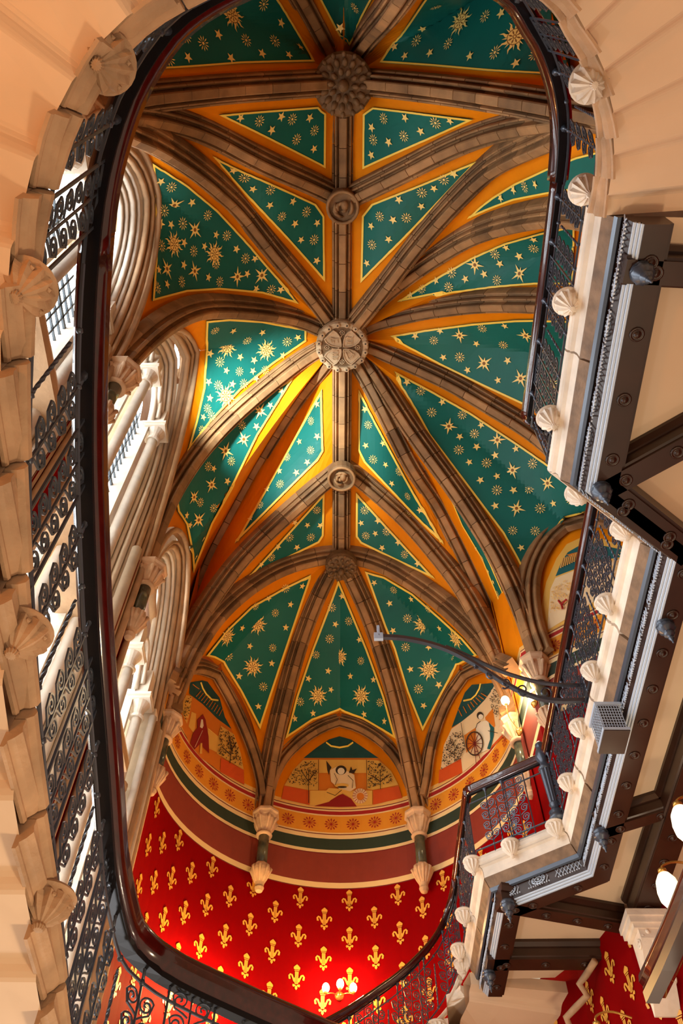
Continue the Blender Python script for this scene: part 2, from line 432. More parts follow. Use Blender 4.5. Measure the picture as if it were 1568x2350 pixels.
GREENPX = dict(
 CN=[(720, 145), (637, 0), (590, -75), (420, -75), (300, 40), (280, 165), (365, 161), (550, 148)],
 Nn=[(797, 105), (740, 0), (705, -60), (890, -60), (857, 0)],
 cn=[(874, 146), (968, 0), (1010, -60), (1230, -60), (1330, 100), (1330, 182), (1258, 176), (1150, 168), (1000, 155)],
 UVl=[(500, 260), (727, 243), (735, 252), (745, 259), (745, 384)],
 UVr=[(836, 261), (859, 245), (960, 256), (1089, 270), (835, 387)],
 VMl=[(485, 355), (722, 467), (742, 495), (745, 645)],
 VMr=[(1101, 365), (856, 467), (834, 495), (830, 648)],
 CB=[(350, 370), (425, 420), (495, 480), (575, 565), (605, 600), (687, 694), (600, 672), (500, 664), (425, 670), (345, 692), (352, 600), (357, 500), (357, 440)],
 BE=[(472, 733), (525, 729), (600, 734), (702, 755), (703, 780), (625, 835), (550, 895), (480, 970), (425, 1040), (447, 965), (465, 890), (471, 800)],
 EA=[(675, 868), (590, 1000), (530, 1120), (485, 1200), (440, 1315), (436, 1260), (424, 1203), (404, 1174), (400, 1150), (420, 1118), (455, 1062), (500, 1003), (560, 945), (620, 898)],
 MSl=[(742, 892), (743, 1035), (730, 1057), (541, 1250)],
 MSr=[(823, 892), (822, 1032), (836, 1060), (1019, 1250)],
 SLl=[(744, 1129), (742, 1228), (732, 1244), (566, 1324)],
 SLr=[(817, 1129), (817, 1231), (829, 1246), (1001, 1329)],
 cf=[(1074, 500), (1105, 472), (1134, 451), (1184, 420), (1259, 385), (1330, 358), (1385, 345), (1385, 420), (1330, 432), (1259, 443), (1184, 458), (1134, 476)],
 gf=[(914, 695), (984, 650), (1084, 590), (1159, 555), (1241, 530), (1320, 512), (1320, 655), (1231, 654), (1134, 660), (1034, 670)],
 hg=[(896, 773), (984, 755), (1084, 740), (1184, 731), (1224, 730), (1310, 732), (1310, 985), (1199, 927), (1109, 885), (1009, 835)],
 eh=[(904, 854), (984, 895), (1084, 950), (1184, 1015), (1259, 1065), (1310, 1097), (1380, 1145), (1400, 1172), (1345, 1176), (1300, 1187), (1264, 1225), (1234, 1255), (1199, 1308), (1154, 1225), (1064, 1105), (984, 1000)],
 ea=[(1028, 1120), (1084, 1200), (1129, 1290), (1164, 1370), (1189, 1450), (1200, 1520), (1191, 1516), (1174, 1450), (1144, 1365), (1109, 1280), (1064, 1205)],
 AD=[(714, 1318), (650, 1348), (575, 1390), (520, 1442), (470, 1504), (490, 1508), (510, 1519), (550, 1585), (596, 1676), (640, 1540), (680, 1420)],
 DD=[(779, 1330), (845, 1490), (885, 1600), (913, 1696), (879, 1675), (833, 1648), (779, 1629), (716, 1653), (680, 1678), (652, 1697), (678, 1600), (716, 1490)],
 ad=[(837, 1310), (884, 1322), (949, 1360), (1009, 1412), (1064, 1462), (1099, 1502), (1049, 1527), (1010, 1600), (969, 1680), (935, 1590), (905, 1490), (884, 1440)],
)
def surf_of(bvh):
    def f(x, y, off):
        d = ray(x, y).normalized()
        h = bvh.ray_cast(V3((0, 0, 0)), d)
        if h[0] is None:
            q = bvh.find_nearest(d * 14.5)[0]; t = max(q.dot(d), 9); p = d * t; nn = -d
        else:
            p = h[0]; nn = h[1]
            if nn.dot(d) > 0: nn = -nn
        return p + nn * off
    return f
def star_mesh(kind):
    mb = MB(); ol = MB()
    def spike(a, r0, r1, w, m=mb, z=0.0):
        c, s = math.cos(a), math.sin(a)
        m.add([(c * r0 - s * w, s * r0 + c * w, z), (c * r0 + s * w, s * r0 - c * w, z), (c * r1, s * r1, z)], [(0, 1, 2)])
    def petal(a, r0, r1, w, m=mb, z=0.0):
        c, s = math.cos(a), math.sin(a); q = []
        for (r, ww) in ((r0, 0), (lerp(r0, r1, .6), w), (r1, 0), (lerp(r0, r1, .6), -w)): q.append((c * r - s * ww, s * r + c * ww, z))
        m.add(q, [(0, 1, 2, 3)])
    def disc(r, m=mb, z=0.0, n=14):
        m.add([(r * math.cos(2 * math.pi * k / n), r * math.sin(2 * math.pi * k / n), z) for k in range(n)], [tuple(range(n))])
    if kind == 's':
        v = []
        for k in range(10):
            r = 1 if k % 2 == 0 else .42; a = math.pi / 2 + k * math.pi / 5; v.append((r * math.cos(a), r * math.sin(a), 0))
        mb.add(v + [(0, 0, 0)], [(k, (k + 1) % 10, 10) for k in range(10)])
    if kind == 'm':
        for k in range(11): petal(2 * math.pi * k / 11, .26, 1, .088)
        disc(.2)
    if kind == 'l':
        for k in range(8): spike(math.pi / 4 * k + .2, .0, 1.0 if k % 2 == 0 else .62, .17, z=.002 * (k % 2))
        disc(.27, z=.004); disc(.17, ol, .006)
    if kind == 'L':
        for k in range(16):
            a = math.pi / 8 * k
            if k % 2 == 0:      # wavy ray
                pts = []
                for (r, da, ww) in ((.35, 0, .11), (.6, .10, .09), (.8, -.03, .05), (1.05, .06, .0)):
                    aa = a + da; c, s = math.cos(aa), math.sin(aa); pts.append([(c * r - s * ww, s * r + c * ww, 0), (c * r + s * ww, s * r - c * ww, 0)])
                v = [p for q in pts for p in q]; mb.add(v, [(0, 1, 3, 2), (2, 3, 5, 4), (4, 5, 7, 6)])
            else: spike(a, .35, .82, .07, z=.002)
        disc(.50, ol, .004); disc(.45, mb, .006)
        for k in range(8): petal(math.pi / 4 * k, .08, .44, .05, ol, .008)
        disc(.12, ol, .009); disc(.07, mb, .011)
    n0 = len(mb.f); mb.add(ol.v, ol.f)
    me = mb.mesh('star', [M['star'], M['starline']])
    for i, p in enumerate(me.polygons):
        if i >= n0: p.material_index = 1
    return me
STM = {k: star_mesh(k) for k in 'smlL'}
STR = dict(s=.082, m=.105, l=.19, L=.235)
STARS = dict(
 CN='L529,38 m601,7 s641,55 s497,82 m561,96 m462,102 m627,98 s685,112 s598,126 s660,130 s427,134 s526,136 m384,138 m422,85',
 Nn='m819,14 s788,64 s770,-20',
 cn='m999,9 s1060,12 L1061,53 m1118,41 s1155,34 s970,60 L1185,88 m960,97 m1033,104 s909,111 s991,125 s933,132 s1083,132 m1141,124 m1231,131 s1187,150',
 UVl='s549,267 m592,275 s642,265 m667,271 s707,268 m718,297 s620,296 m677,317 s717,339',
 UVr='m885,270 s934,268 s857,291 m1003,278 s1036,273 s969,298 m931,310 m861,319 s896,324 s856,354',
 VMl='s535,387 m561,404 s580,430 m618,433 s669,460 s617,468 m644,494 m700,484 s674,511 s725,510 s688,548 m718,548 s725,596',
 VMr='s1045,396 m1021,409 s998,429 m970,439 s918,456 s968,470 m875,495 m934,497 s904,502 s855,517 s894,547 m857,560 s845,602',
 CB='s368,413 m391,426 l397,468 s437,462 m373,484 m473,492 s365,514 s388,516 m415,513 l443,527 s492,538 m517,539 L395,561 s418,557 m366,565 m440,576 s465,565 L488,582 s540,569 m560,592 s583,591 s359,620 l378,618 s417,608 l442,622 m492,605 m356,661 s378,653 m412,647 s474,636 m500,646 l541,634 s564,627 l598,630 s585,661 m620,662 s643,662',
 BE='m492,755 s533,756 s600,760 L518,796 m565,779 L609,803 m658,782 s683,774 s480,811 m502,830 s549,819 s581,826 s647,814 m547,852 s578,851 m606,849 s477,876 m498,884 s531,881 m557,880 s517,850 L515,908 s479,914 m473,938 m482,955 s463,958 m460,988 s586,868',
 EA='s619,931 l595,944 s587,979 s645,898 l557,1008 m553,976 l515,1035 m474,1070 s487,1075 m528,1058 l482,1112 s519,1104 l441,1140 m487,1165 l452,1192 s424,1182 s432,1204 s463,1234 s446,1276 m456,1152',
 MSl='s731,927 m717,966 s730,1001 s690,1014 m662,1050 m715,1033 s644,1082 s682,1085 s707,1061 m645,1112 s615,1124 m599,1161 s577,1192',
 MSr='s838,938 m847,974 s840,1021 s882,1016 m858,1053 s888,1065 m919,1081 s902,1108 m939,1137 s966,1169 m938,1182',
 SLl='m726,1169 s704,1203 s734,1204 m712,1231 m663,1232 s675,1197 s636,1253 s680,1254 m621,1278 s597,1294',
 SLr='m838,1170 s830,1199 s869,1194 m841,1228 s863,1223 m889,1219 s879,1256 s916,1244 m931,1272 s961,1293',
 cf='s1154,452 s1184,433 m1210,426 s1234,420',
 gf='m1139,580 s1164,564 s1227,545 m1227,566 s1194,585 l1093,606 m1040,625 s1004,644 m1033,659 s1071,640 s1114,628 m1144,642 l1196,628 m972,665 s945,679 s1150,603',
 hg='s954,772 s1012,757 m997,780 l1057,767 m1109,750 s1161,744 s1095,786 m1157,788 l1209,766 s1019,818 m1057,818 l1113,833 s1167,827 s1075,848 s1145,872 l1197,868 l1250,800 m1270,880',
 eh='s933,879 m965,899 m991,948 s1015,924 m1062,953 l1030,980 s1106,976 m1090,996 l1143,1010 s1055,1004 m1053,1034 s1094,1027 s1186,1030 s1138,1045 s1077,1062 m1117,1064 l1178,1079 m1225,1064 s1103,1103 s1141,1094 l1260,1108 m1141,1126 s1179,1126 m1214,1123 s1137,1162 l1186,1168 m1240,1168 s1273,1154 m1311,1146 m1177,1219 m1228,1219 s1196,1259',
 ea='s1097,1257 m1111,1280 s1125,1310 s1137,1334 m1147,1362 s1160,1390 s1169,1410 m1178,1440 s1185,1465',
 AD='m654,1349 s692,1343 s665,1386 s614,1372 m584,1390 m630,1406 s553,1440 L589,1433 s654,1440 L519,1460 s572,1483 m624,1487 m523,1506 L579,1531 s622,1523 m603,1577 s548,1552 s592,1623',
 DD='s787,1367 m762,1394 s770,1432 m756,1466 m724,1503 L779,1508 s752,1540 s706,1558 L728,1597 m687,1611 s758,1583 s716,1637 s674,1650 m803,1425 s827,1468 m831,1517 s807,1552 s860,1560 L832,1597 m875,1612 s839,1638 s886,1655 m779,1611',
 ad='s859,1337 m906,1352 s947,1373 s895,1385 m986,1395 L972,1434 m936,1420 s1012,1440 L1049,1465 s903,1448 m932,1486 s985,1486 m1038,1507 L985,1538 s943,1537 s1007,1571 m961,1582 s972,1621',
)
CELLTREES = {}
for ck, patches in CELLS.items():
    mb = MB()
    for A, B in patches: patch_mesh(mb, A, B)
    cell = mb.build('vault_cell', M['orange'], ceiling, smooth=False)
    bv = bvhtree.BVHTree.FromPolygons([V3(v) for v in mb.v], mb.f)
    sf = surf_of(bv); CELLTREES[ck] = sf
    poly = GREENPX[ck]
    vs, fs = sheet(poly, sf, 9, .03); MB().add(vs, fs).build('green_field', M['green'], cell)
    vs, fs = ringstrip(poly, sf, 2.4 if ck == 'ea' else 4.4, 8, .042); MB().add(vs, fs).build('gold_line', M['gold'], cell)
    for t in STARS[ck].split():
        k = t[0]; x, y = [float(q) for q in t[1:].split(',')]
        p = sf(x, y, .048); q = sf(x + 5, y, .048); r = sf(x, y + 5, .048); nn = (q - p).cross(r - p)
        if nn.length < 1e-9: continue
        nn.normalize()
        if nn.dot(p) > 0: nn = -nn
        # a narrow strip near a springer cannot carry a large star
        R = frame(nn, V3((0, 1, 0))) @ Matrix.Rotation(random.uniform(0, 6.28) if k != 's' else random.uniform(-.2, .2), 3, 'Z')
        sz = STR[k] * random.uniform(.92, 1.06)
        if ck == 'ea': sz *= .75
        o = link('star', STM[k], cell, p, R); o.scale = (sz, sz, sz)

# ------------------------------------------------------------------ ribs, cut into voussoirs
HALF = [(.052, .27), (.068, .255), (.070, .228), (.054, .205), (.054, .12), (.078, .105), (.100, .160), (.120, .188), (.142, .180), (.150, .148), (.132, .115), (.130, .045), (.150, .035), (.172, .070), (.196, .062), (.206, .02), (.21, -.10)]
def rib_profile(k=1.0):
    a = [(x * k * .98, -d * k) for x, d in HALF]; return [(-x, z) for x, z in reversed(a)] + a
def build_rib(name, c, k=1.0, vlen=.55, parent=ceiling, m='rib', trim=.0):
    root = link(name, None, parent); prof = rib_profile(k)
    L = sum((b - a).length for a, b in zip(c, c[1:])); nseg = max(2, int(round(L / vlen))); sub = 3
    pts = resample(c, nseg * sub + 1); fr = up_normals(pts)
    for s in range(nseg):
        rings = []
        for i in range(s * sub, s * sub + sub + 1):
            p = pts[i]; sd, n = fr[i]
            e = .004 if i in (s * sub, s * sub + sub) else 0
            kk = 1.0
            rings.append([p + sd * (x * kk) + n * (z + .12) for x, z in prof])
        # slight joint: shrink block ends
        a, b = rings[0], rings[-1]; t = (pts[s * sub + sub] - pts[s * sub]).normalized() * .006
        rings[0] = [q + t for q in a]; rings[-1] = [q - t for q in b]
        MB().loft(rings, True, True).build('voussoir', M[m], root)
    return root
for k, c in RC.items(): build_rib('vault_rib', c, 0.98 if len(k) == 2 and k.isupper() and k in ('UV', 'VM', 'MS', 'SL') else 1.0)

# wall arches around the lunettes (formerets)
def plain_arch(pts, k, parent=ceiling, name='wall_arch_rib', toward=None, m='rib'):
    root = link(name, None, parent); pts = resample(smooth_pts(pts, 1), 25); prof = rib_profile(k)
    for s in range(8):
        rings = []
        for i in range(s * 3, s * 3 + 4):
            t = (pts[min(i + 1, 24)] - pts[max(i - 1, 0)]).normalized()
            n = (toward - pts[i]); n = n - t * n.dot(t); n.normalize(); sd = t.cross(n)
            rings.append([pts[i] + sd * x - n * (z + .12 * k) for x, z in prof])
        MB().loft(rings, True, True).build('voussoir', M[m], root)
    return root
def cylarch(px): return [on_cyl(x, y, 2.95) for x, y in px]
plain_arch(cylarch([(618, 1815), (630, 1775), (652, 1735), (695, 1695), (740, 1668), (779, 1655)]), .8, toward=V3((0, 12.4, 11.2)))
plain_arch(cylarch([(779, 1655), (825, 1668), (875, 1698), (912, 1738), (932, 1775), (948, 1815)]), .8, toward=V3((0, 12.4, 11.2)))
plain_arch(cylarch([(400, 1585), (412, 1555), (440, 1533), (465, 1535), (497, 1548)]), .8, toward=V3((-1.5, 11.6, 11.2)))
plain_arch(cylarch([(497, 1548), (527, 1600), (556, 1662), (580, 1720), (600, 1790), (604, 1830)]), .8, toward=V3((-1.5, 11.6, 11.2)))
plain_arch(cylarch([(970, 1830), (979, 1790), (984, 1740), (999, 1675), (1027, 1605), (1067, 1549)]), .8, toward=V3((1.5, 11.6, 11.2)))
plain_arch(cylarch([(1067, 1549), (1100, 1532), (1140, 1524), (1170, 1540)]), .8, toward=V3((1.5, 11.6, 11.2)))

# ------------------------------------------------------------------ roof bosses
def boss_root(p, label, cat='roof boss'): return thing('roof_boss', label, cat, None, p)
def ringpts(c, r, z, n=24): return [V3(c) + V3((r * math.cos(2 * math.pi * k / n), r * math.sin(2 * math.pi * k / n), z)) for k in range(n + 1)]
def floral(p, R, label, petals, m):
    t = boss_root(p, label); o = (0, 0, 0)
    MB().lathe([(R * .55, .28), (R * .98, .18), (R, .02), (R * .92, -.05), (R * .55, -.08), (.02, -.09)], o, 24).build('boss_block', M[m], t)
    for (rr, nn, sz, z) in ((R * .88, petals, .16 * R, -.05), (R * .66, petals, .20 * R, -.09), (R * .40, petals // 2 + 2, .17 * R, -.14)):
        for k in range(nn):
            a = 2 * math.pi * k / nn + (rr * 9 % 1); b = MB()
            b.sphere((0, 0, 0), (sz * .95, sz * .55, sz * .45), 6)
            Rm = Matrix.Rotation(a, 3, 'Z') @ Matrix.Rotation(.5, 3, 'Y')
            link('leaf' if rr > R * .5 else 'petal', b.mesh('leaf', M[m], True), t, V3((rr * math.cos(a), rr * math.sin(a), z)), Rm)
    MB().sphere((0, 0, -.17), (R * .2, R * .2, .1), 10).build('bud', M[m], t, True)
    return t
floral(BU + V3((0, 0, -.34)), .48, 'large dark carved foliage boss nearest the top of the picture', 16, 'boss')
floral(BL + V3((0, 0, -.34)), .35, 'dark carved foliage boss where the two apse ribs meet', 12, 'boss')
def figureboss(p, label):
    t = boss_root(p, label); R = .30
    MB().lathe([(R * .6, .28), (R, .16), (R, -.04), (R * .88, -.10), (R * .80, -.04), (R * .02, -.02)], (0, 0, 0), 20).build('boss_block', M['rib'], t)
    b = MB(); rnd = random.Random(int(p.y * 100))
    for k in range(9):
        a = rnd.uniform(0, 6.28); r = rnd.uniform(.03, .17)
        b.tube([V3((r * math.cos(a + q * .5), r * math.sin(a + q * .5), -.05 - .05 * math.sin(q))) for q in (0, .8, 1.6, 2.4, 3.1)], [.022, .03, .034, .03, .018], 5)
    b.sphere((0.03, -.04, -.1), (.07, .09, .06), 8)
    b.build('carved_figure', M['rib'], t, True)
    MB().tube(ringpts((0, 0, 0), R * .9, -.1, 20), .03, 5, False).build('rim', M['rib'], t, True)
figureboss(BV + V3((0, 0, -.3)), 'small round boss carved with a curled figure, upper of the two small ones')
figureboss(BS + V3((0, 0, -.3)), 'small round boss carved with a curled figure, lower of the two small ones')

t = boss_root(BM + V3((0, 0, -.26)), 'large pale round boss with four carved shields at the vault centre'); R = .52
MB().lathe([(R * .7, .3), (R * .98, .2), (R, .02), (R * .96, -.03), (R * .80, -.05), (R * .79, -.02), (.02, -.02)], (0, 0, 0), 40).build('boss_block', M['bosslight'], t)
rim_me = MB().lathe([(.055, 0), (.058, -.035), (.04, -.06), (.018, -.062), (.016, -.03), (.002, -.03)], (0, 0, 0), 8).mesh('rim_bead', M['bosslight'], False)
for k in range(16):
    a = 2 * math.pi * (k + .5) / 16; link('rim_bead', rim_me, t, V3((R * .89 * math.cos(a), R * .89 * math.sin(a), -.03)))
hole = MB().lathe([(.018, 0), (.018, .01), (.001, .01)], (0, 0, 0), 8).mesh('drill_hole', M['p_dark'])
for k in range(16):
    a = 2 * math.pi * (k + .5) / 16; link('drill_hole', hole, t, V3((R * .89 * math.cos(a), R * .89 * math.sin(a), -.10)))
MB().add([(R * .785 * math.cos(2 * math.pi * k / 32), R * .785 * math.sin(2 * math.pi * k / 32), -.024) for k in range(32)], [tuple(range(32))]).build('groove_shade', M['boss'], t)  # dark disc puts the shade of the grooves between shields into colour
for qi, ang in enumerate((45, 135, 225, 315)):
    # shield: round foot towards the centre, pointed head on the rim (as carved)
    outl = [(.015, 0), (.05, .05), (.12, .105), (.21, .15), (.30, .162), (.375, .14)]
    outl = outl + [(x, -y) for x, y in reversed(outl[1:])]
    outl = [(.012 + x * .98, y) for x, y in outl]
    Rz = Matrix.Rotation(math.radians(ang), 3, 'Z'); b = MB()
    b.loft([[Rz @ V3((x, y * .93, -.02)) for x, y in outl], [Rz @ V3((x, y * .93, -.085)) for x, y in outl], [Rz @ V3((.2 + (x - .2) * .88, y * .80, -.085)) for x, y in outl], [Rz @ V3((.2 + (x - .2) * .86, y * .78, -.062)) for x, y in outl]], True, True)
    sh = b.build('shield', M['bosslight'], t)
    c = Rz @ V3((.2, 0, -.075)); b = MB(); rnd = random.Random(qi)
    if qi == 0:     # harp
        b.tube([c + V3((-.09, -.08, 0)), c + V3((-.01, .10, 0))], .012, 4); b.tube([c + V3((-.09, -.08, 0)), c + V3((-.02, -.10, 0)), c + V3((.05, -.03, 0)), c + V3((.09, -.02, 0))], .014, 4)
        b.tube([c + V3((.09, -.02, 0)), c + V3((.05, .05, 0)), c + V3((-.01, .10, 0))], .012, 4)
        for j in range(5): b.tube([c + V3((-.065 + .028 * j, -.085 + .012 * j, 0)), c + V3((-.05 + .02 * j, .01 + .012 * j, 0))], .003, 3)
    else:
        for j in range(1 if qi == 2 else 2 + (qi == 1)):
            yo = 0 if qi == 2 else (j - (0.5 if qi == 3 else 1)) * .085; k = 1.5 if qi == 2 else .85
            sp = [(-.08, .02), (-.05, .045), (-.01, .03), (.04, .03), (.075, .045), (.085, .075)]
            b.tube([c + V3((x * k, -y * k + yo, 0)) for x, y in sp], [.012, .018, .02, .016, .008, .006], 5)
            for (x, y) in ((-.055, -.0), (-.02, -.005), (.03, -.005), (.06, 0)): b.tube([c + V3((x * k, -(y + .03) * k + yo, 0)), c + V3(((x + .01) * k, -(y - .02) * k + yo, 0))], .007, 4)
    b.build('carved_charge', M['bosslight'], sh)
for k in range(4):
    a = math.pi / 2 * k; b = MB()
    for q in range(8): b.sphere((.30 * math.cos(a) + .042 * math.cos(q * .785), .30 * math.sin(a) + .042 * math.sin(q * .785), -.04), .017, 5)
    b.sphere((.30 * math.cos(a), .30 * math.sin(a), -.05), .018, 6)
    b.build('flower', M['bosslight'], t)
# ------------------------------------------------------------------ walls with painted bands
BANDS = [(16.2, 11.14, 'orange'), (11.14, 11.05, 'band_y'), (11.05, 11.03, 'band_m'), (11.03, 10.995, 'band_c'), (10.995, 10.91, 'band_r'), (10.91, 10.88, 'band_c'),
         (10.88, 10.50, 'band_o'), (10.50, 10.47, 'band_c'), (10.47, 10.45, 'band_m'), (10.45, 10.36, 'band_c'), (10.36, 10.115, 'band_g'), (10.115, 10.05, 'band_c'),
         (10.05, 10.03, 'band_m'), (10.03, 9.43, 'band_b'), (9.43, 9.32, 'band_c'), (9.32, 9.30, 'band_m'), (9.30, 3.2, 'red')]
def wall_strip(root, plan, bands, zmin=None):
    for z1, z0, m in bands:
        mb = MB(); n = len(plan); th = 0.0
        vs = [(x, y, z1) for x, y in plan] + [(x, y, z0) for x, y in plan]
        mb.add(vs, [(i, i + 1, n + i + 1, n + i) for i in range(n - 1)])
        mb.build('painted_band' if m.startswith('band') else 'wall_face', M[m], root)
apse = struct('wall_apse')
arc = [(APR * math.sin(a), APY + APR * math.cos(a)) for a in [math.radians(-96 + 4 * i) for i in range(49)]]
wall_strip(apse, arc, BANDS[:-1] + [(9.30, 6.95, 'red')])
wall_strip(apse, arc[:35], [(6.95, 3.2, 'red')])
# stencilled sunflowers on the amber band
def flower_mesh(n=12):
    mb = MB()
    for k in range(n):
        a = 2 * math.pi * k / n
        for r, w in ((.62, .05), (.98, .11)):
            c, s = math.cos(a), math.sin(a)
            mb.add([(c * (r - .34) - s * w, s * (r - .34) + c * w, 0), (c * (r - .34) + s * w, s * (r - .34) - c * w, 0), (c * r + s * w * .5, s * r - c * w * .5, 0), (c * r - s * w * .5, s * r + c * w * .5, 0)], [(0, 1, 2, 3)]) if r > .7 else mb.add([(c * .15 - s * .03, s * .15 + c * .03, 0), (c * .15 + s * .03, s * .15 - c * .03, 0), (c * .66 + s * .03, s * .66 - c * .03, 0), (c * .66 - s * .03, s * .66 + c * .03, 0)], [(0, 1, 2, 3)])
    mb.add([(.16 * math.cos(2 * math.pi * k / 10), .16 * math.sin(2 * math.pi * k / 10), 0) for k in range(10)], [tuple(range(10))])
    return mb.mesh('stencil_flower', M['band_r'])
FLM = flower_mesh()
def wall_place(me, name, p, nrm, s, root):
    z = V3(nrm).normalized(); up = V3((0, 0, 1)); x = up.cross(z).normalized()
    R = Matrix((x, up, z)).transposed(); o = link(name, me, root, p, R); o.scale = (s, s, s); return o
for k in range(-10, 11):
    a = math.radians(-3.3 + 8.05 * k)
    if abs(math.degrees(a)) > 84 or min(abs(math.degrees(a) - q) for q in (-30, 30)) < 4.5: continue
    r = APR - .012; wall_place(FLM, 'stencil_flower', V3((r * math.sin(a), APY + r * math.cos(a), 10.685)), (-math.sin(a), -math.cos(a), 0), .135, apse)
# gold fleur stencils on the crimson wall
def fleur_mesh():
    mb = MB()
    def poly(pts): mb.add([(x, y, 0) for x, y in pts], [tuple(range(len(pts)))])
    for s in (-1, 1):
        poly([(s * .02, -.42), (s * .14, -.30), (s * .20, -.02), (s * .13, .0), (s * .09, -.22)])
        arcp = [(.17, -.26), (.24, -.02), (.32, .16), (.42, .20), (.50, .10), (.46, -.08), (.40, -.10)]; wd = [.03, .055, .06, .06, .06, .07, .03]
        v = []
        for i, (x, y) in enumerate(arcp):
            x0, y0 = arcp[max(i - 1, 0)]; x1, y1 = arcp[min(i + 1, 6)]; L = math.hypot(x1 - x0, y1 - y0); nx, ny = -(y1 - y0) / L, (x1 - x0) / L
            v += [(s * (x + nx * wd[i]), y + ny * wd[i], 0), (s * (x - nx * wd[i]), y - ny * wd[i], 0)]
        mb.add(v, [(2 * i, 2 * i + 1, 2 * i + 3, 2 * i + 2) for i in range(6)])
        poly([(s * .05, -.46), (s * .22, -.40), (s * .26, -.50), (s * .20, -.60), (s * .08, -.54)])
    for x in (-.085, 0, .085): poly([(x - .03, -.40), (x + .03, -.40), (x + .035, .42), (x - .035, .42)])
    poly([(-.07, -.50), (.07, -.50), (.09, -.68), (0, -.80), (-.09, -.68)])
    poly([(-.16, .46), (.16, .46), (.17, .52), (-.17, .52)])
    poly([(-.20, .56), (.20, .56), (.22, .70), (.10, .82), (0, .90), (-.10, .82), (-.22, .70)])
    return mb.mesh('fleur_stencil', M['fleur'])
FM = fleur_mesh(); fl = []
for row in range(0, 15):
    z = 9.06 - .355 * row
    for k in range(-6, 7):
        a = 3.2 + 16.62 * k - (8.3 if row % 2 else 0)
        if abs(a) < 84 and z > (5.4 if a < 36 else 7.1): fl.append((math.radians(a), z))
for a, z in fl:
    r = APR - .012; wall_place(FM, 'fleur_stencil', V3((r * math.sin(a), APY + r * math.cos(a), z)), (-math.sin(a), -math.cos(a), 0), .25, apse)

# right wall: pier beside the apse, then a canted bay with its own lunette
wr = struct('wall_right')
planR = [(3.05, 10.75), (3.10, 9.75), (3.40, 9.43), (4.29, 8.76), (5.3, 8.0), (5.4, 4.0), (4.6, 3.2), (3.3, 2.3), (3.1, 1.2), (3.1, -3.0)]
wall_strip(wr, planR, [(16.2 if z1 > 15 else z1, z0, m) if m != 'red' else (9.30, 7.0, 'red') for z1, z0, m in BANDS])
for k in range(6):
    q = V3((3.40, 9.43, 10.685)).lerp(V3((4.29, 8.76, 10.685)), (k + .5) / 3.0) + nR * .012; wall_place(FLM, 'stencil_flower', q, nR, .135, wr)
# north end wall of the hall, behind and above the camera
wn = struct('wall_back')
wall_strip(wn, [(-3.4, -3.0), (3.4, -3.0)], [(16.2, 10.5, 'orange'), (10.5, 4.0, 'mould')])
# lower right wall under the gallery
wl = struct('wall_right_lower')
planL = [(2.05, 13.13), (2.95, 12.7), (3.30, 11.6), (3.42, 10.9), (3.62, 10.2), (3.95, 9.85), (5.4, 8.7), (5.4, -1.0)]
wall_strip(wl, planL, [(6.95, 1.0, 'red')])
for i in range(len(planL) - 2):
    a = V3((*planL[i], 0)); b = V3((*planL[i + 1], 0)); n = V3((-(b.y - a.y), b.x - a.x, 0)).normalized()
    if n.x > 0: n = -n
    L = (b - a).length; q = int(L / .8) or 1
    for r in range(12):
        for j in range(q):
            tt = (j + .5 + (.25 if r % 2 else -.2)) / q
            if .12 < tt < .9: wall_place(FM, 'fleur_stencil', a.lerp(b, tt) + n * .012 + V3((0, 0, 6.05 - .37 * r)), n, .25, wl)

# ------------------------------------------------------------------ murals in the lunettes (flat paintings on the wall)
def mural(root, surf, o, sc, items):
    mr = link('mural', None, root); ctr = [0]
    for it in items:
        pts = [(o[0] + x / sc, o[1] + y / sc) for x, y in it[1]]; ctr[0] += 1; off = .006 + .0022 * ctr[0]
        vs, fs = sheet(pts, surf, 16, off); MB().add(vs, fs).build(it[2], M[it[0]], mr)
    return mr, ctr
def lines(root, surf, o, sc, segs, w, m, name, off):
    mb = MB()
    for seg in segs:
        pts = [surf(o[0] + x / sc, o[1] + y / sc, off) for x, y in seg]
        mb.tube(pts, w, 4)
    return mb.build(name, M[m], root)
def leaves(root, surf, o, sc, poly, n, size, m, name, seed, off=.05):
    rnd = random.Random(seed); mb = MB(); x0, x1 = min(p[0] for p in poly), max(p[0] for p in poly); y0, y1 = min(p[1] for p in poly), max(p[1] for p in poly); c = 0; tr = 0
    while c < n and tr < n * 20:
        tr += 1; x, y = rnd.uniform(x0, x1), rnd.uniform(y0, y1)
        if not in_poly((x, y), poly): continue
        a = rnd.uniform(0, 3.14); L = size * rnd.uniform(.6, 1.2); W = L * .38; q = []
        for dx, dy in ((-L, 0), (0, W), (L, 0), (0, -W)):
            q.append(surf(o[0] + (x + dx * math.cos(a) - dy * math.sin(a)) / sc, o[1] + (y + dx * math.sin(a) + dy * math.cos(a)) / sc, off))
        mb.add(q, [(0, 1, 2, 3)]); c += 1
    ob = mb.build(name, M[m], root); ob['kind'] = 'stuff'; return ob
def csurf(x, y, off): return on_cyl(x, y, APR - off)
def circ(cx, cy, rx, ry=None, n=20, rot=0):
    ry = ry or rx; return [(cx + rx * math.cos(2 * math.pi * k / n) * math.cos(rot) - ry * math.sin(2 * math.pi * k / n) * math.sin(rot), cy + rx * math.cos(2 * math.pi * k / n) * math.sin(rot) + ry * math.sin(2 * math.pi * k / n) * math.cos(rot)) for k in range(n)]
o, sc = (400, 1500), 6.527
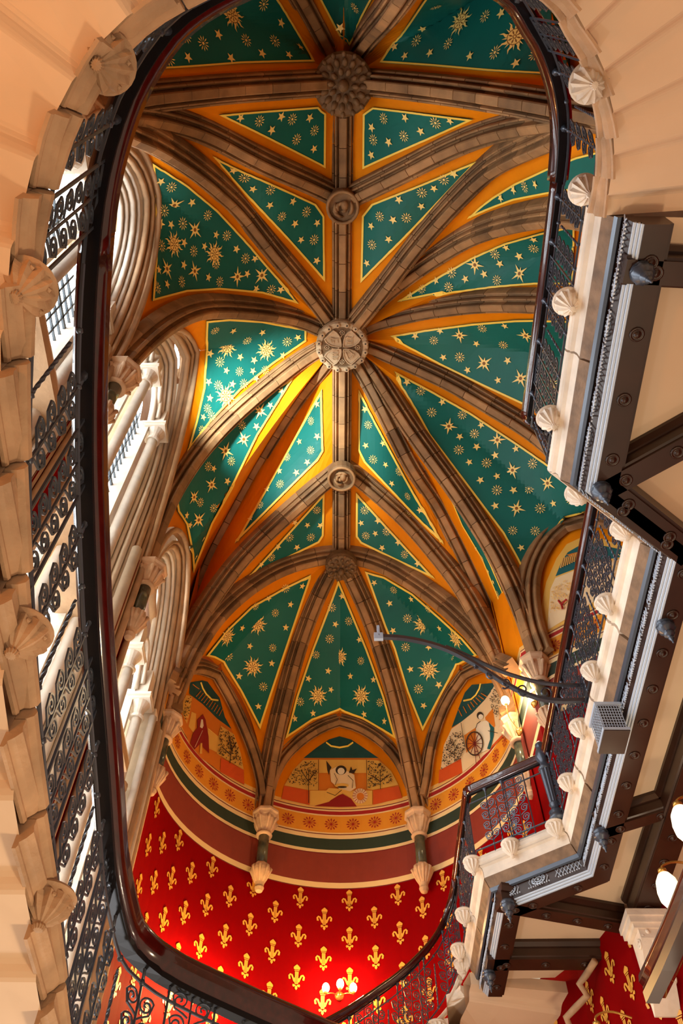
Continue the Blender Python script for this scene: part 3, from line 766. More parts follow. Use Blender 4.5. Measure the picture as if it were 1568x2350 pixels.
mr, c = mural(apse, csurf, o, sc, [
 ('p_orange', [(100, 700), (240, 620), (430, 760), (860, 1130), (1045, 1740), (1050, 1965), (690, 1770), (400, 1560), (230, 1350), (120, 1100)], 'painted_ground'),
 ('p_sky', [(240, 430), (420, 400), (500, 420), (600, 560), (680, 660), (760, 950), (860, 1130), (640, 970), (430, 760), (225, 600)], 'painted_sky'),
 ('p_yellow', [(180, 620), (270, 640), (230, 900), (190, 1050), (120, 900), (130, 720)], 'painted_tree_panel'),
 ('p_yellow', [(260, 870), (330, 900), (310, 1130), (290, 1190), (215, 1090)], 'painted_panel'),
 ('p_yellow', [(500, 1110), (660, 1240), (640, 1480), (515, 1420)], 'painted_panel'),
 ('p_yellow', [(700, 1080), (900, 1210), (1000, 1500), (1040, 1740), (640, 1500), (660, 1240)], 'painted_tree_panel'),
 ('p_brick', [(700, 1560), (1040, 1740), (1050, 1960), (690, 1770)], 'painted_block'),
 ('p_red', [(430, 905), (470, 990), (515, 1240), (525, 1495), (430, 1400), (400, 1340), (300, 1440), (240, 1340), (290, 1180), (350, 1110), (345, 990), (390, 950)], 'painted_cloak'),
 ('p_yellow', [(395, 1340), (420, 1340), (418, 1500), (380, 1500)], 'painted_robe'),
 ('p_white', [(405, 985), (430, 985), (440, 1080), (420, 1120), (385, 1100)], 'painted_face')])
leaves(mr, csurf, o, sc, [(185, 640), (262, 655), (228, 880), (188, 1030), (128, 890)], 55, 15, 'p_dark', 'painted_leaves', 1)
leaves(mr, csurf, o, sc, [(705, 1100), (890, 1220), (1000, 1540), (1020, 1700), (660, 1490), (680, 1240)], 150, 20, 'p_dark', 'painted_leaves', 2)
lines(mr, csurf, o, sc, [[(400, 430), (430, 520), (480, 605), (560, 685), (655, 700)]], .018, 'gold', 'painted_halo', .03)
lines(mr, csurf, o, sc, [[(270 + 46 * k + 10, 460 + 38 * k), (330 + 44 * k, 500 + 30 * k)] for k in range(0, 2)] + [[(330 + 38 * k, 640 + 32 * k), (400 + 36 * k, 560 + 30 * k)] for k in range(10)], .008, 'p_orange', 'painted_rays', .03)
lines(mr, csurf, o, sc, [[(835, 1640), (860, 1400), (830, 1250)], [(855, 1450), (930, 1330)], [(850, 1520), (720, 1400)]], .010, 'p_dark', 'painted_trunk', .045)
lines(mr, csurf, o, sc, [[(310, 1400), (425, 1150)]], .005, 'p_white', 'painted_staff', .045)
o, sc = (600, 1600), 4.126
mr, c = mural(apse, csurf, o, sc, [
 ('p_orange', [(190, 960), (215, 830), (300, 690), (400, 575), (1110, 575), (1230, 700), (1305, 840), (1335, 955), (1060, 1015), (740, 1035), (455, 1015)], 'painted_ground'),
 ('p_sky', [(400, 575), (520, 480), (640, 400), (740, 370), (850, 400), (970, 480), (1110, 575)], 'painted_sky'),
 ('p_yellow', [(220, 835), (300, 690), (395, 595), (540, 592), (540, 880), (455, 880)], 'painted_tree_panel'),
 ('p_yellow', [(1000, 592), (1115, 600), (1230, 700), (1298, 830), (1055, 878), (1000, 870)], 'painted_tree_panel'),
 ('p_brick', [(215, 840), (455, 885), (455, 1020), (190, 960)], 'painted_block'), ('p_brick', [(1060, 883), (1300, 842), (1333, 950), (1060, 1018)], 'painted_block'),
 ('p_yellow', [(545, 592), (995, 592), (995, 718), (545, 718)], 'painted_panel'),
 ('p_yellow', [(458, 884), (1050, 884), (1050, 1020), (740, 1036), (458, 1020)], 'painted_panel'),
 ('p_red', [(500, 1030), (640, 990), (700, 940), (770, 915), (850, 960), (905, 1035), (740, 1040)], 'painted_cloth'),
 ('p_cream', circ(935, 935, 72), 'painted_sunburst'), ('p_orange', circ(938, 940, 36), 'painted_sun_centre'),
 ('p_dark', [(615, 600), (665, 665), (650, 690), (640, 740), (625, 690)], 'painted_hood'),
 ('p_cream', [(650, 690), (720, 655), (800, 690), (880, 735), (895, 860), (830, 900), (740, 870), (660, 800)], 'painted_robe'),
 ('p_yellow', [(590, 905), (640, 860), (760, 870), (870, 900), (860, 960), (770, 905), (640, 985)], 'painted_lap'),
 ('p_dark', circ(755, 690, 52, 44), 'painted_hair'), ('p_white', circ(755, 700, 34, 32), 'painted_face'),
 ('p_yellow', circ(760, 835, 68, 20), 'painted_bowl'), ('p_dark', circ(765, 850, 45, 9), 'painted_bowl_shadow'),
 ('p_dark', [(830, 715), (850, 655), (862, 690), (905, 675), (880, 715), (895, 722)], 'painted_bird')])
leaves(mr, csurf, o, sc, [(235, 800), (310, 680), (400, 612), (532, 605), (532, 840), (450, 830), (350, 830)], 170, 11, 'p_dark', 'painted_leaves', 3, .06)
leaves(mr, csurf, o, sc, [(1008, 605), (1110, 612), (1220, 710), (1250, 800), (1130, 830), (1010, 860)], 170, 11, 'p_dark', 'painted_leaves', 4, .06)
lines(mr, csurf, o, sc, [[(615, 428), (660, 462), (740, 476), (820, 462), (868, 428)]], .018, 'gold', 'painted_halo', .03)
lines(mr, csurf, o, sc, [[(448, 1000), (448, 690)], [(448, 800), (380, 700)], [(448, 790), (520, 700)], [(1128, 868), (1126, 690)], [(1128, 800), (1040, 740)], [(1128, 800), (1200, 740)]], .009, 'p_dark', 'painted_trunk', .062)
lines(mr, csurf, o, sc, [[(935 + 40 * math.cos(k * .3927), 935 + 40 * math.sin(k * .3927)), (935 + 72 * math.cos(k * .3927), 935 + 72 * math.sin(k * .3927))] for k in range(16)], .005, 'band_r', 'painted_rays', .045)
lines(mr, csurf, o, sc, [[(690, 720), (720, 780), (700, 830)], [(820, 740), (870, 790), (860, 860)], [(620, 900), (700, 930), (760, 880)], [(995, 595), (1000, 870)], [(540, 592), (540, 880)]], .006, 'p_dark', 'painted_outline', .062)
o, sc = (960, 1500), 5.6
mr, c = mural(apse, csurf, o, sc, [
 ('p_cream', [(430, 965), (550, 880), (700, 760), (850, 600), (1000, 378), (1100, 560), (1150, 800), (1180, 985), (900, 1260), (570, 1530), (265, 1670), (330, 1180)], 'painted_ground'),
 ('p_sky', [(430, 950), (520, 700), (600, 500), (690, 400), (1000, 375), (940, 480), (850, 600), (700, 760), (550, 880)], 'painted_sky'),
 ('p_brick', [(270, 1500), (550, 1350), (570, 1530), (262, 1670)], 'painted_block'),
 ('p_orange', [(590, 1050), (740, 950), (740, 1180), (620, 1270)], 'painted_panel'), ('p_orange', [(860, 820), (960, 700), (990, 930), (900, 1000)], 'painted_panel'),
 ('p_brick', [(950, 1180), (1080, 1040), (1090, 1070), (930, 1230)], 'painted_block'),
 ('p_white', [(740, 930), (780, 880), (880, 860), (960, 930), (940, 1100), (900, 1230), (820, 1270), (760, 1080)], 'painted_gown'),
 ('p_teal', [(905, 880), (975, 955), (970, 1060), (925, 1230), (885, 1222), (925, 1100), (920, 950)], 'painted_sash'),
 ('p_dark', circ(795, 795, 42, 48), 'painted_hair'), ('p_white', circ(805, 812, 32, 34), 'painted_face')])
leaves(mr, csurf, o, sc, [(440, 1010), (560, 1000), (600, 1200), (560, 1340), (290, 1490), (330, 1200)], 230, 15, 'p_dark', 'painted_leaves', 5, .05)
leaves(mr, csurf, o, sc, [(920, 560), (990, 440), (1040, 520), (1050, 760), (1000, 820), (940, 700)], 110, 13, 'p_dark', 'painted_leaves', 6, .05)
lines(mr, csurf, o, sc, [[(800, 385), (785, 450), (740, 530), (680, 585), (585, 605)]], .018, 'gold', 'painted_halo', .03)
lines(mr, csurf, o, sc, [[(640 + 34 * k, 640 - 28 * k + 10), (680 + 40 * k, 720 - 34 * k)] for k in range(6)] + [[(520, 720), (560, 800)], [(580, 680), (620, 760)]], .010, 'p_orange', 'painted_rays', .03)
wheel = circ(725, 1155, 105, 150, 24); lines(mr, csurf, o, sc, [wheel + [wheel[0]]], .014, 'p_dark', 'painted_wheel', .05)
lines(mr, csurf, o, sc, [[(725, 1155), wheel[k]] for k in range(0, 24, 2)] + [[(725, 1155), (745, 1410)], [(740, 1180), (795, 1350)], [(740, 1260), (770, 1250)], [(742, 1310), (782, 1300)]], .007, 'band_m', 'painted_wheel_spokes', .052)
lines(mr, csurf, o, sc, [[(740, 960), (760, 900), (800, 870)], [(900, 990), (1020, 1020)], [(470, 1390), (465, 1200), (440, 1100)], [(465, 1250), (520, 1150)], [(465, 1300), (390, 1250)], [(550, 890), (600, 1200)]], .007, 'p_dark', 'painted_outline', .052)
o, sc = (1200, 1000), 4.261
mr, c = mural(wr, rsurf, o, sc, [
 ('p_yellow', [(165, 1960), (175, 1700), (230, 1430), (330, 1200), (430, 1060), (560, 1000), (760, 1000), (980, 1080), (1040, 1300), (1000, 1500), (700, 1690)], 'painted_ground'),
 ('p_teal', [(320, 1375), (380, 1230), (440, 1140), (560, 1070), (760, 1070), (960, 1110), (1000, 1180), (700, 1230)], 'painted_sky'),
 ('p_orange', [(425, 1165), (560, 1130), (720, 1130), (700, 1170), (540, 1190)], 'painted_glow'),
 ('p_cream', [(250, 1750), (270, 1500), (320, 1390), (700, 1240), (1000, 1200), (1010, 1480), (700, 1620), (245, 1900)], 'painted_panel')])
leaves(mr, rsurf, o, sc, [(270, 1740), (280, 1500), (400, 1400), (470, 1420), (440, 1660)], 120, 14, 'band_y', 'painted_leaves', 7, .05)
leaves(mr, rsurf, o, sc, [(860, 1200), (980, 1100), (1020, 1300), (960, 1460), (880, 1400)], 120, 14, 'band_y', 'painted_leaves', 8, .05)
lines(mr, rsurf, o, sc, [[(390, 1690), (380, 1650), (350, 1610)], [(380, 1650), (430, 1600)]], .02, 'band_r', 'painted_trunk', .05)
lines(mr, rsurf, o, sc, [[(370 + 22 * k, 1290 - 10 * k), (395 + 20 * k, 1200 - 8 * k)] for k in range(8)], .016, 'band_y', 'painted_rays', .03)
# the stone arch framing that lunette
def rr(px, off=.10): return [rsurf(x, y, off) for x, y in px]
plain_arch(rr([(1252, 1500), (1230, 1440), (1221, 1380), (1222, 1330), (1235, 1285), (1262, 1238), (1298, 1207)]), 1.0, wr, toward=V3((3.9, 8.6, 11.0)))
plain_arch(rr([(1298, 1207), (1345, 1192), (1400, 1195), (1450, 1220), (1480, 1260)]), 1.0, wr, toward=V3((3.9, 8.6, 11.0)))

# ------------------------------------------------------------------ wall shafts: capital, marble shaft, corbel
def wall_shaft(key, label, rs=1.0, dirn=None, zc=HS, light='capital'):
    s = SPR[key]
    if dirn is None:
        dirn = V3((-1 if s.x < 0 else 1, 0, 0)) if key not in 'Dd' else V3((s.x, s.y - APY, 0)).normalized()
    base = V3((s.x, s.y, 0)) - dirn * (.12 if key not in 'Aa' else .05)
    t = thing('wall_shaft', label, 'column', 'wall shafts carrying the vault ribs', (base.x, base.y, 0)); t.location = (base.x, base.y, 0)
    oct_ = lambda r0, r1, z0, z1: [(r0, z0), (r1, z1)]
    a0 = math.pi / 8
    R8 = Matrix.Rotation(a0, 3, 'Z')
    MB().lathe([(.18, zc - .02), (.235, zc - .02), (.265, zc - .06), (.265, zc - .10), (.235, zc - .13), (.225, zc - .17), (.20, zc - .19), (.05, zc - .19)], (0, 0, 0), 8, R8).build('abacus', M[light], t)
    sc8 = lambda k, z: 1 + (.07 if k % 2 else -.05)
    MB().lathe([(.20, zc - .18), (.205, zc - .24), (.18, zc - .33), (.145, zc - .42), (.115, zc - .50), (.09, zc - .50)], (0, 0, 0), 24, None, sc8).build('capital', M[light], t)
    lf = MB()
    for k in range(8):
        a = 2 * math.pi * (k + .5) / 8; c, s_ = math.cos(a), math.sin(a)
        lf.tube([V3((c * r, s_ * r, z)) for r, z in ((.12, zc - .46), (.165, zc - .36), (.20, zc - .27), (.235, zc - .225), (.215, zc - .20))], [.015, .024, .03, .034, .016], 5)
    lf.build('carved_leaves', M[light], t, True)
    MB().lathe([(.10, zc - .50), (.145, zc - .505), (.155, zc - .53), (.14, zc - .56), (.10, zc - .56)], (0, 0, 0), 16).build('neck_ring', M[light], t, True)
    MB().lathe([(.098, zc - .55), (.098, zc - 1.15)], (0, 0, 0), 16).build('shaft', M['marble'], t, True)
    MB().lathe([(.12, zc - 1.14), (.155, zc - 1.18), (.17, zc - 1.25), (.165, zc - 1.31), (.12, zc - 1.42), (.085, zc - 1.5), (.075, zc - 1.56), (.085, zc - 1.60), (.06, zc - 1.66), (.01, zc - 1.68)], (0, 0, 0), 16, None, lambda k, z: 1 + (.06 if k % 2 else -.05) * (z > zc - 1.5)).build('corbel', M[light], t)
    lf = MB()
    for k in range(8):
        a = 2 * math.pi * k / 8; c, s_ = math.cos(a), math.sin(a)
        lf.tube([V3((c * r, s_ * r, z)) for r, z in ((.08, zc - 1.5), (.12, zc - 1.40), (.16, zc - 1.30), (.185, zc - 1.24), (.165, zc - 1.20))], [.012, .02, .026, .03, .012], 5)
    lf.build('carved_leaves', M[light], t, True)
    return t
wall_shaft('D', 'marble wall shaft left of the angel lunette in the apse'); wall_shaft('d', 'marble wall shaft right of the angel lunette in the apse')
wall_shaft('A', 'marble wall shaft at the left corner where apse and window wall meet'); wall_shaft('a', 'marble wall shaft beside the glowing lamp right of the apse')
wall_shaft('E', 'marble wall shaft in front of a red pier between two left windows'); wall_shaft('B', 'marble wall shaft half hidden by the left handrail at mid height')
wall_shaft('e', 'marble wall shaft in the lamp glow just left of the right handrail')
wall_shaft('C', 'marble wall shaft behind the upper left balustrade')

# ------------------------------------------------------------------ left window wall
wleft = struct('wall_left')
MB().box((-4.05, 4.5, 8.5), (.3, 14.5, 16)).build('wall_face', M['cream'], wleft)
MB().box((-3.35, -1.3, 8.0), (.9, 4.6, 15)).build('wall_face', M['mould'], wleft)
bays = dict(CB=(1.30, 4.41, 13.95, 11.0, 'CB'), BE=(4.41, 7.64, 15.0, 13.45, 'BE'), EA=(7.64, 10.86, 13.3, 10.12, 'EA'))
for nm, (y0, y1, zt, zcap, key) in bays.items():
    yc = (y0 + y1) / 2
    # nested arch mouldings stepping back into the wall
    apx = dict(CB=AP_CB, BE=AP_BE, EA=AP_EA)[key]
    for k in range(7):
        q = 1 - .042 * k; x = lerp(-3.0, -3.42, k / 6); dz = -.02 - .11 * k
        pts = []
        for side in (0, 1):
            ya = y0 + .16 if side == 0 else y1 - .16
            col_ = []
            for t in [i / 9 for i in range(10)]:
                kk = 1 - math.cos(t * math.pi / 2); yy = lerp(ya, apx.y, kk); zz = lerp(zcap - 1.2 if k else HS, apx.z, math.sin(t * math.pi / 2))
                xx = lerp(x, x + (apx.x + 3.0) * (1 if k < 3 else .5), kk)
                yy = yc + (yy - yc) * q; col_.append(V3((xx, yy, zz + dz * math.sin(t * math.pi / 2))))
            pts += col_ if side == 0 else list(reversed(col_))[1:]
        pts = [V3((pts[0].x, pts[0].y, 3.5))] + pts + [V3((pts[-1].x, pts[-1].y, 3.5))]
        MB().tube(pts, .050 if k % 2 == 0 else .034, 7).build('arch_moulding', M['mould'] if k < 3 else M['cream'], wleft, True)  # inner rolls get paler stone, painting in the window light on them
        if k < 6:      # reveal surface behind the rolls
            nxt = []
            q2 = 1 - .042 * (k + 1)
            a = pts; b = [V3((p.x - .07, yc + (p.y - yc) * q2 / q, p.z - (.11 if 0 < i < len(pts) - 1 else 0) * (1 if p.z > 8 else 0))) for i, p in enumerate(pts)]
            MB().loft([[p + V3((-.03, 0, .03)) for p in a], [p + V3((-.03, 0, .03)) for p in b]], False, False).build('arch_reveal', M['mould'] if k < 2 else M['cream'], wleft)
    # window lights, leaded panes
    win = struct('window_' + str(1 + list(bays).index(nm)))
    shx = -3.30
    ys = [yc - 1.08, yc - .02, yc + 1.06] if nm != 'EA' else [yc - 1.25, yc - .25, yc + .81]
    if nm == 'BE': ys = [4.60, 5.68, 6.76]
    for j in range(2):
        ya, yb = ys[j] + .13, ys[j + 1] - .13; ym = (ya + yb) / 2; zt2 = zcap + .15; z0 = 4.2
        outl = [(ya, z0), (yb, z0), (yb, zt2), (lerp(yb, ym, .35), zt2 + .35), (ym, zt2 + .55), (lerp(ya, ym, .35), zt2 + .35), (ya, zt2)]
        MB().add([(-3.62, y, z) for y, z in outl], [tuple(range(7))]).build('glass_pane', M['pane'], win)
        lb = MB()
        nb = int((zt2 - z0) / .22)
        for i in range(nb): lb.box((-3.59, ym, z0 + .22 * i + .1), (.03, yb - ya, .032 if i % 4 else .07))
        for i in range(1, 5): lb.box((-3.59, lerp(ya, yb, i / 5), (z0 + zt2) / 2), (.03, .030, zt2 - z0))
        lb.build('leading', M['lead'], win)
        st = MB()
        for y in (ya - .02, yb + .02): st.box((-3.52, y, (z0 + zt2) / 2), (.22, .06, zt2 - z0))
        st.build('window_jamb', M['cream'], win)
        # lancet head mouldings
        hd = [V3((-3.42, lerp(ya, yb, i / 12), zt2 + .62 * math.sin(math.pi * i / 12) ** .8)) for i in range(13)]
        MB().tube(hd, .06, 6).build('lancet_moulding', M['cream'], win, True)
        MB().tube([p + V3((.1, 0, .12)) for p in hd], .045, 6).build('lancet_moulding', M['cream'], win, True)
    for y in ys:
        b = MB(); b.lathe([(.085, 3.5), (.085, zcap - .36)], (shx, y, 0), 14); b.build('window_shaft', M['cream'], wleft, True)
        b = MB(); b.lathe([(.11, zcap - .40), (.125, zcap - .37), (.11, zcap - .34), (.085, zcap - .33), (.10, zcap - .2), (.15, zcap - .10), (.16, zcap - .08)], (shx, y, 0), 16); b.box((shx, y, zcap - .05), (.36, .36, .06)); b.box((shx - .02, y, zcap), (.42, .42, .05))
        b.build('window_capital', M['cream'], wleft)
        MB().box((shx - .03, y, zcap + .32), (.26, .24, .6)).build('impost_block', M['cream'], wleft)
        MB().lathe([(.12, 8.32), (.15, 8.36), (.15, 8.42), (.10, 8.47)], (shx, y, 0), 14).build('shaft_ring', M['mould'], wleft)
    # piers in front of the wall: painted crimson below, stone rolls beside
    # oculus with four bright lights
    oc = dict(CB=(236, 530, 2.9), BE=(398, 815, 0), EA=(357, 1378, 0))[nm]
    pc = atX(oc[0], oc[1], -3.5)
    ro = .62 if nm == 'CB' else .42
    MB().tube([pc + V3((.06, ro * 1.25 * math.cos(a), ro * 1.25 * math.sin(a))) for a in [i * math.pi / 12 for i in range(25)]], .07, 6, False).build('oculus_ring', M['mould'], wleft, True)
    for k in range(4):
        a = math.pi / 4 + k * math.pi / 2; c0 = pc + V3((.05, ro * .56 * math.cos(a), ro * .56 * math.sin(a)))
        MB().add([c0 + V3((0, ro * .45 * math.cos(q * math.pi / 8), ro * .45 * math.sin(q * math.pi / 8))) for q in range(16)], [tuple(range(16))]).build('glass_pane', M['pane'], win)
    # two ledges crossing the window zone
for yb_ in (1.30, 4.41, 7.64):
    MB().box((-3.22, yb_ + .0, 6.4), (.34, .50, 8.0)).build('painted_pier', M['red'], wleft)
    for dy in (-.33, .33): MB().lathe([(.08, 3.5), (.08, HS)], (-3.12, yb_ + dy, 0), 10).build('pier_roll', M['cream'], wleft, True)
MB().box((-3.30, 5.0, 8.25), (.52, 9.0, .16)).build('string_course', M['mould'], wleft)
MB().box((-3.24, 5.0, 8.38), (.36, 9.0, .07)).build('string_course', M['curb'], wleft)
# white jamb shafts between the last window and the apse
for k, y in enumerate((10.2, 10.36, 10.52)):
    MB().lathe([(.065 + .02 * (k == 1), 3.5), (.065 + .02 * (k == 1), 9.9)], (-3.08 + .03 * k, y, 0), 10).build('jamb_roll', M['cream'] if k != 1 else M['mould'], wleft, True)
MB().box((-3.30, 10.55, 6.7), (.42, .50, 7.0)).build('jamb_pier', M['cream'], wleft)
# ------------------------------------------------------------------ paths of the stair and the gallery edge (rail centre line, world metres)
MAIN = [(.45, 5.86, 2.72), (.05, 5.75, 2.75), (-.29, 5.57, 2.8), (-.69, 5.43, 2.9), (-1.0, 5.32, 2.98), (-1.19, 5.24, 3.05), (-1.315, 5.06, 3.08), (-1.34, 4.86, 3.1), (-1.36, 4.45, 3.16), (-1.36, 4.17, 3.25),
        (-1.353, 3.82, 3.35), (-1.353, 3.42, 3.47), (-1.354, 2.92, 3.63), (-1.356, 2.48, 3.83), (-1.357, 2.06, 4.04), (-1.348, 1.46, 4.42), (-1.325, 1.08, 4.7), (-1.295, .88, 4.85),
        (-1.24, .68, 5.0), (-1.16, .48, 5.15), (-1.02, .28, 5.3), (-.925, .18, 5.38), (-.775, .077, 5.5), (-.5, -.04, 5.68), (-.1, -.13, 5.95), (.3, -.16, 6.25), (.7, -.12, 6.55),
        (1.05, -.02, 6.85), (1.26, .09, 7.1), (1.38, .23, 7.25), (1.54, .38, 7.4), (1.75, .70, 7.65), (1.876, 1.05, 7.85), (1.92, 1.42, 7.95), (1.935, 1.81, 8.0), (1.94, 2.63, 8.0), (1.94, 3.83, 8.0)]
GAL = [(1.94, 3.83, 8.0), (2.80, 4.50, 8.0), (2.80, 8.95, 8.0), (1.80, 9.66, 8.0), (1.79, 11.7, 8.0)]
DESC = [(1.79, 11.7, 8.0), (1.75, 11.95, 7.86), (1.64, 12.12, 7.66), (1.45, 12.16, 7.35), (1.17, 12.07, 7.0), (.82, 11.9, 6.6), (.42, 11.64, 6.2), (.12, 11.45, 5.9), (-.3, 11.3, 5.6)]
class Path:
    def __init__(s, pts, sm=2):
        s.p = smooth_pts(pts, sm) if sm else [V3(q) for q in pts]
        s.L = [0]
        for a, b in zip(s.p, s.p[1:]): s.L.append(s.L[-1] + math.hypot(b.x - a.x, b.y - a.y))
        s.len = s.L[-1]
    def at(s, d):
        d = min(max(d, 0), s.len); i = 0
        lo, hi = 0, len(s.L) - 2
        while lo < hi:
            m_ = (lo + hi + 1) // 2
            if s.L[m_] <= d: lo = m_
            else: hi = m_ - 1
        i = lo; t = (d - s.L[i]) / max(s.L[i + 1] - s.L[i], 1e-9)
        return s.p[i].lerp(s.p[i + 1], t)
    def fr(s, d, e=.12):
        a, b = s.at(d - e), s.at(d + e); t = V3((b.x - a.x, b.y - a.y, 0)); t.normalize(); return s.at(d), t, V3((t.y, -t.x, 0))
    def s_of(s, q):
        return min(((p.x - q[0]) ** 2 + (p.y - q[1]) ** 2, L) for p, L in zip(s.p, s.L))[1]
PM = Path(MAIN); PD = Path(DESC); PG = [Path(GAL[i:i + 2], 0) for i in range(4)]
def sweep(mb, path, s0, s1, prof, zf, ds=.15, e=.12):
    n = max(1, int(abs(s1 - s0) / ds)); rings = []
    for i in range(n + 1):
        d = lerp(s0, s1, i / n); p, t, o = path.fr(d, e); z = zf(d, p)
        rings.append([V3((p.x + o.x * dd, p.y + o.y * dd, z + zz)) for dd, zz in prof])
    mb.loft(rings, True, True); return mb
RAILP = [(-.035, .06), (-.06, .035), (-.066, .0), (-.055, -.02), (-.058, -.035), (-.045, -.05), (-.03, -.075), (.03, -.075), (.045, -.05), (.058, -.035), (.055, -.02), (.066, 0), (.06, .035), (.035, .06), (0, .068)]
UNDER = [(-.02, -.075), (-.02, -.095), (.02, -.095), (.02, -.075)]
HT = [(0.0, 1.0), (PM.s_of((-1.353, 3.5)), 1.05), (PM.s_of((-1.355, 2.25)), 1.13), (PM.s_of((-1.33, 1.05)), 1.22), (PM.s_of((-.925, .18)), 1.26), (PM.s_of((1.66, .53)), 1.40), (PM.s_of((1.93, 1.30)), 1.32), (PM.s_of((1.935, 1.75)), 1.08), (99, 1.08)]
def h_main(d):
    for (a, x), (b, y) in zip(HT, HT[1:]):
        if d <= b: return lerp(x, y, max(0, (d - a)) / (b - a))
    return 1.08
zrail = lambda d, p: p.z

# ------------------------------------------------------------------ ironwork pieces (shared meshes)
def ribbon(pts, th=.0052, wd=.010):
    """flat iron bar bent along pts (x along rail, z up)"""
    mb = MB(); rings = []
    for i, (x, z) in enumerate(pts):
        x0, z0 = pts[max(i - 1, 0)]; x1, z1 = pts[min(i + 1, len(pts) - 1)]; L = math.hypot(x1 - x0, z1 - z0) or 1; nx, nz = -(z1 - z0) / L, (x1 - x0) / L
        rings.append([(x + nx * th, -wd / 2, z + nz * th), (x + nx * th, wd / 2, z + nz * th), (x - nx * th, wd / 2, z - nz * th), (x - nx * th, -wd / 2, z - nz * th)])
    mb.loft(rings, True, True); return mb
def spiral(R=.05, turns=1.6, tail=(.062, -.075), n=27, sgn=1):
    pts = []
    for i in range(n):
        t = i / (n - 1); a = math.pi * .15 + turns * 2 * math.pi * t; r = R * (1 - t) ** .8 + .004; pts.append((math.cos(a) * r * -1, math.sin(a) * r))
    x0, z0 = pts[0]
    pre = [(tail[0], tail[1]), (lerp(tail[0], x0, .15), lerp(tail[1], z0, .45)), (lerp(tail[0], x0 * 1.02, .75), lerp(tail[1], z0, .80) - .012)]
    pts = [(-p[0], p[1]) for p in pts]; x0, z0 = pts[0]
    pre = [(tail[0] * -1, tail[1]), (-tail[0] * .55, tail[1] * .55), (lerp(-tail[0], x0, .35), lerp(tail[1], z0, .35) - R * .85)]
    # the bar leaves the centre post, sweeps out under the curl and winds in
    pre = [(-R * 1.22, -R * 1.9), (-R * .55, -R * 1.45), (R * .55, -R * .95)]
    q = pre + pts
    return ribbon([(x * sgn, z) for x, z in q])
SCR = spiral(.05).mesh('scroll', M['iron']); SCL = spiral(.05, sgn=-1).mesh('scroll', M['iron'])
KNOT = MB().sphere((0, 0, 0), .021, 6).mesh('knot', M['iron'], True)
def twisted(h):
    mb = MB(); rings = []; n = int(h / .02)
    for i in range(n + 1):
        a = i * .45; z = h * i / n; rings.append([(.011 * math.cos(a + k * math.pi / 2), .011 * math.sin(a + k * math.pi / 2), z) for k in range(4)])
    mb.loft(rings); return mb.mesh('twisted_bar', M['iron'])
TW = twisted(.62)
TRUMP = MB().lathe([(.012, -.05), (.010, 0), (.016, .03), (.036, .055), (.03, .062), (.001, .06)], (0, 0, 0), 8).mesh('trumpet', M['iron'], True)

def place(me, name, par, p, t):
    """stand a piece at p with its x axis along t (world), y across"""
    R = Matrix((t, V3((-t.y, t.x, 0)), V3((0, 0, 1)))).transposed(); return link(name, me, par, p, R)
def balustrade(label, path, s0, s1, hf, unit=1.0, phase=0.0, group='iron balustrades of the grand stair', shells=None, rail=True, rk=1.0):
    t = thing('iron_balustrade', label, 'balustrade', group)
    if rail:
        mb = MB(); sweep(mb, path, s0, s1, [(x * rk, z * (1 + (rk - 1) * .6)) for x, z in RAILP], zrail, .09); mb.build('handrail', M['wood'], t, True)
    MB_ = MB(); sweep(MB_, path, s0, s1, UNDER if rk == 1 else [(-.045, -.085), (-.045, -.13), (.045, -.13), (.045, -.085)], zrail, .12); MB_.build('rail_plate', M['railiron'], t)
    # two horizontal bars
    for fz, nm in ((.86, 'top_bar'), (.12, 'bottom_bar')):
        mb = MB(); n = max(2, int((s1 - s0) / .12)); pts = []
        for i in range(n + 1):
            d = lerp(s0, s1, i / n); p = path.at(d); H = hf(d); pts.append(V3((p.x, p.y, p.z - H + H * fz * .92)))
        mb.tube(pts, .011, 4); mb.build(nm, M['iron'], t)
    def P3(d, f):
        p, tt, o = path.fr(d, .08); H = hf(d); return V3((p.x, p.y, p.z - H + H * f)), tt
    d = s0 + phase; us = []
    while d < s1: us.append(d); d += unit
    for u in us:
        # wide panel with two columns of scrolls
        if s0 + .16 <= u <= s1 - .16:
            mb = MB()
            for dx in (-.15, 0, .15):
                a, _ = P3(u + dx, .02); b, _ = P3(u + dx, .92); mb.tube([a, b], .010 if dx else .008, 4)
            for f in (.03, .90):
                mb.tube([P3(u - .15, f)[0], P3(u + .15, f)[0]], .009, 4)
            pn = mb.build('scroll_panel', M['iron'], t)
            for r in range(6):
                for sx, me in ((.075, SCR), (-.075, SCL)):
                    p, tt = P3(u + sx, .15 + r * .135); place(me, 'scroll', pn, p, tt)
        # slim posts with four pairs of scrolls, twisted bar between
        for dx in (.29 * unit, .71 * unit):
            if u + dx > s1 - .1: continue
            mb = MB(); a, tt = P3(u + dx, .0); b, _ = P3(u + dx, .88); mb.tube([a, b], .010, 4)
            pn = mb.build('scroll_baluster', M['iron'], t)
            for r in range(4):
                for sx, me in ((.058, SCR), (-.058, SCL)):
                    p, tt = P3(u + dx + sx, .25 + r * .145); place(me, 'scroll', pn, p, tt)
            place(KNOT, 'knot', t, P3(u + dx, .115)[0], tt); place(KNOT, 'knot', t, P3(u + dx, .79)[0], tt); place(TRUMP, 'trumpet', t, P3(u + dx, .86)[0], tt)
        if u + .5 * unit < s1 - .05:
            p, tt = P3(u + .5 * unit, .12); o = place(TW, 'twisted_bar', t, p, tt); place(KNOT, 'knot', t, P3(u + .5 * unit, .115)[0], tt)
            place(KNOT, 'knot', t, P3(u + .5 * unit, .79)[0], tt)
    return t

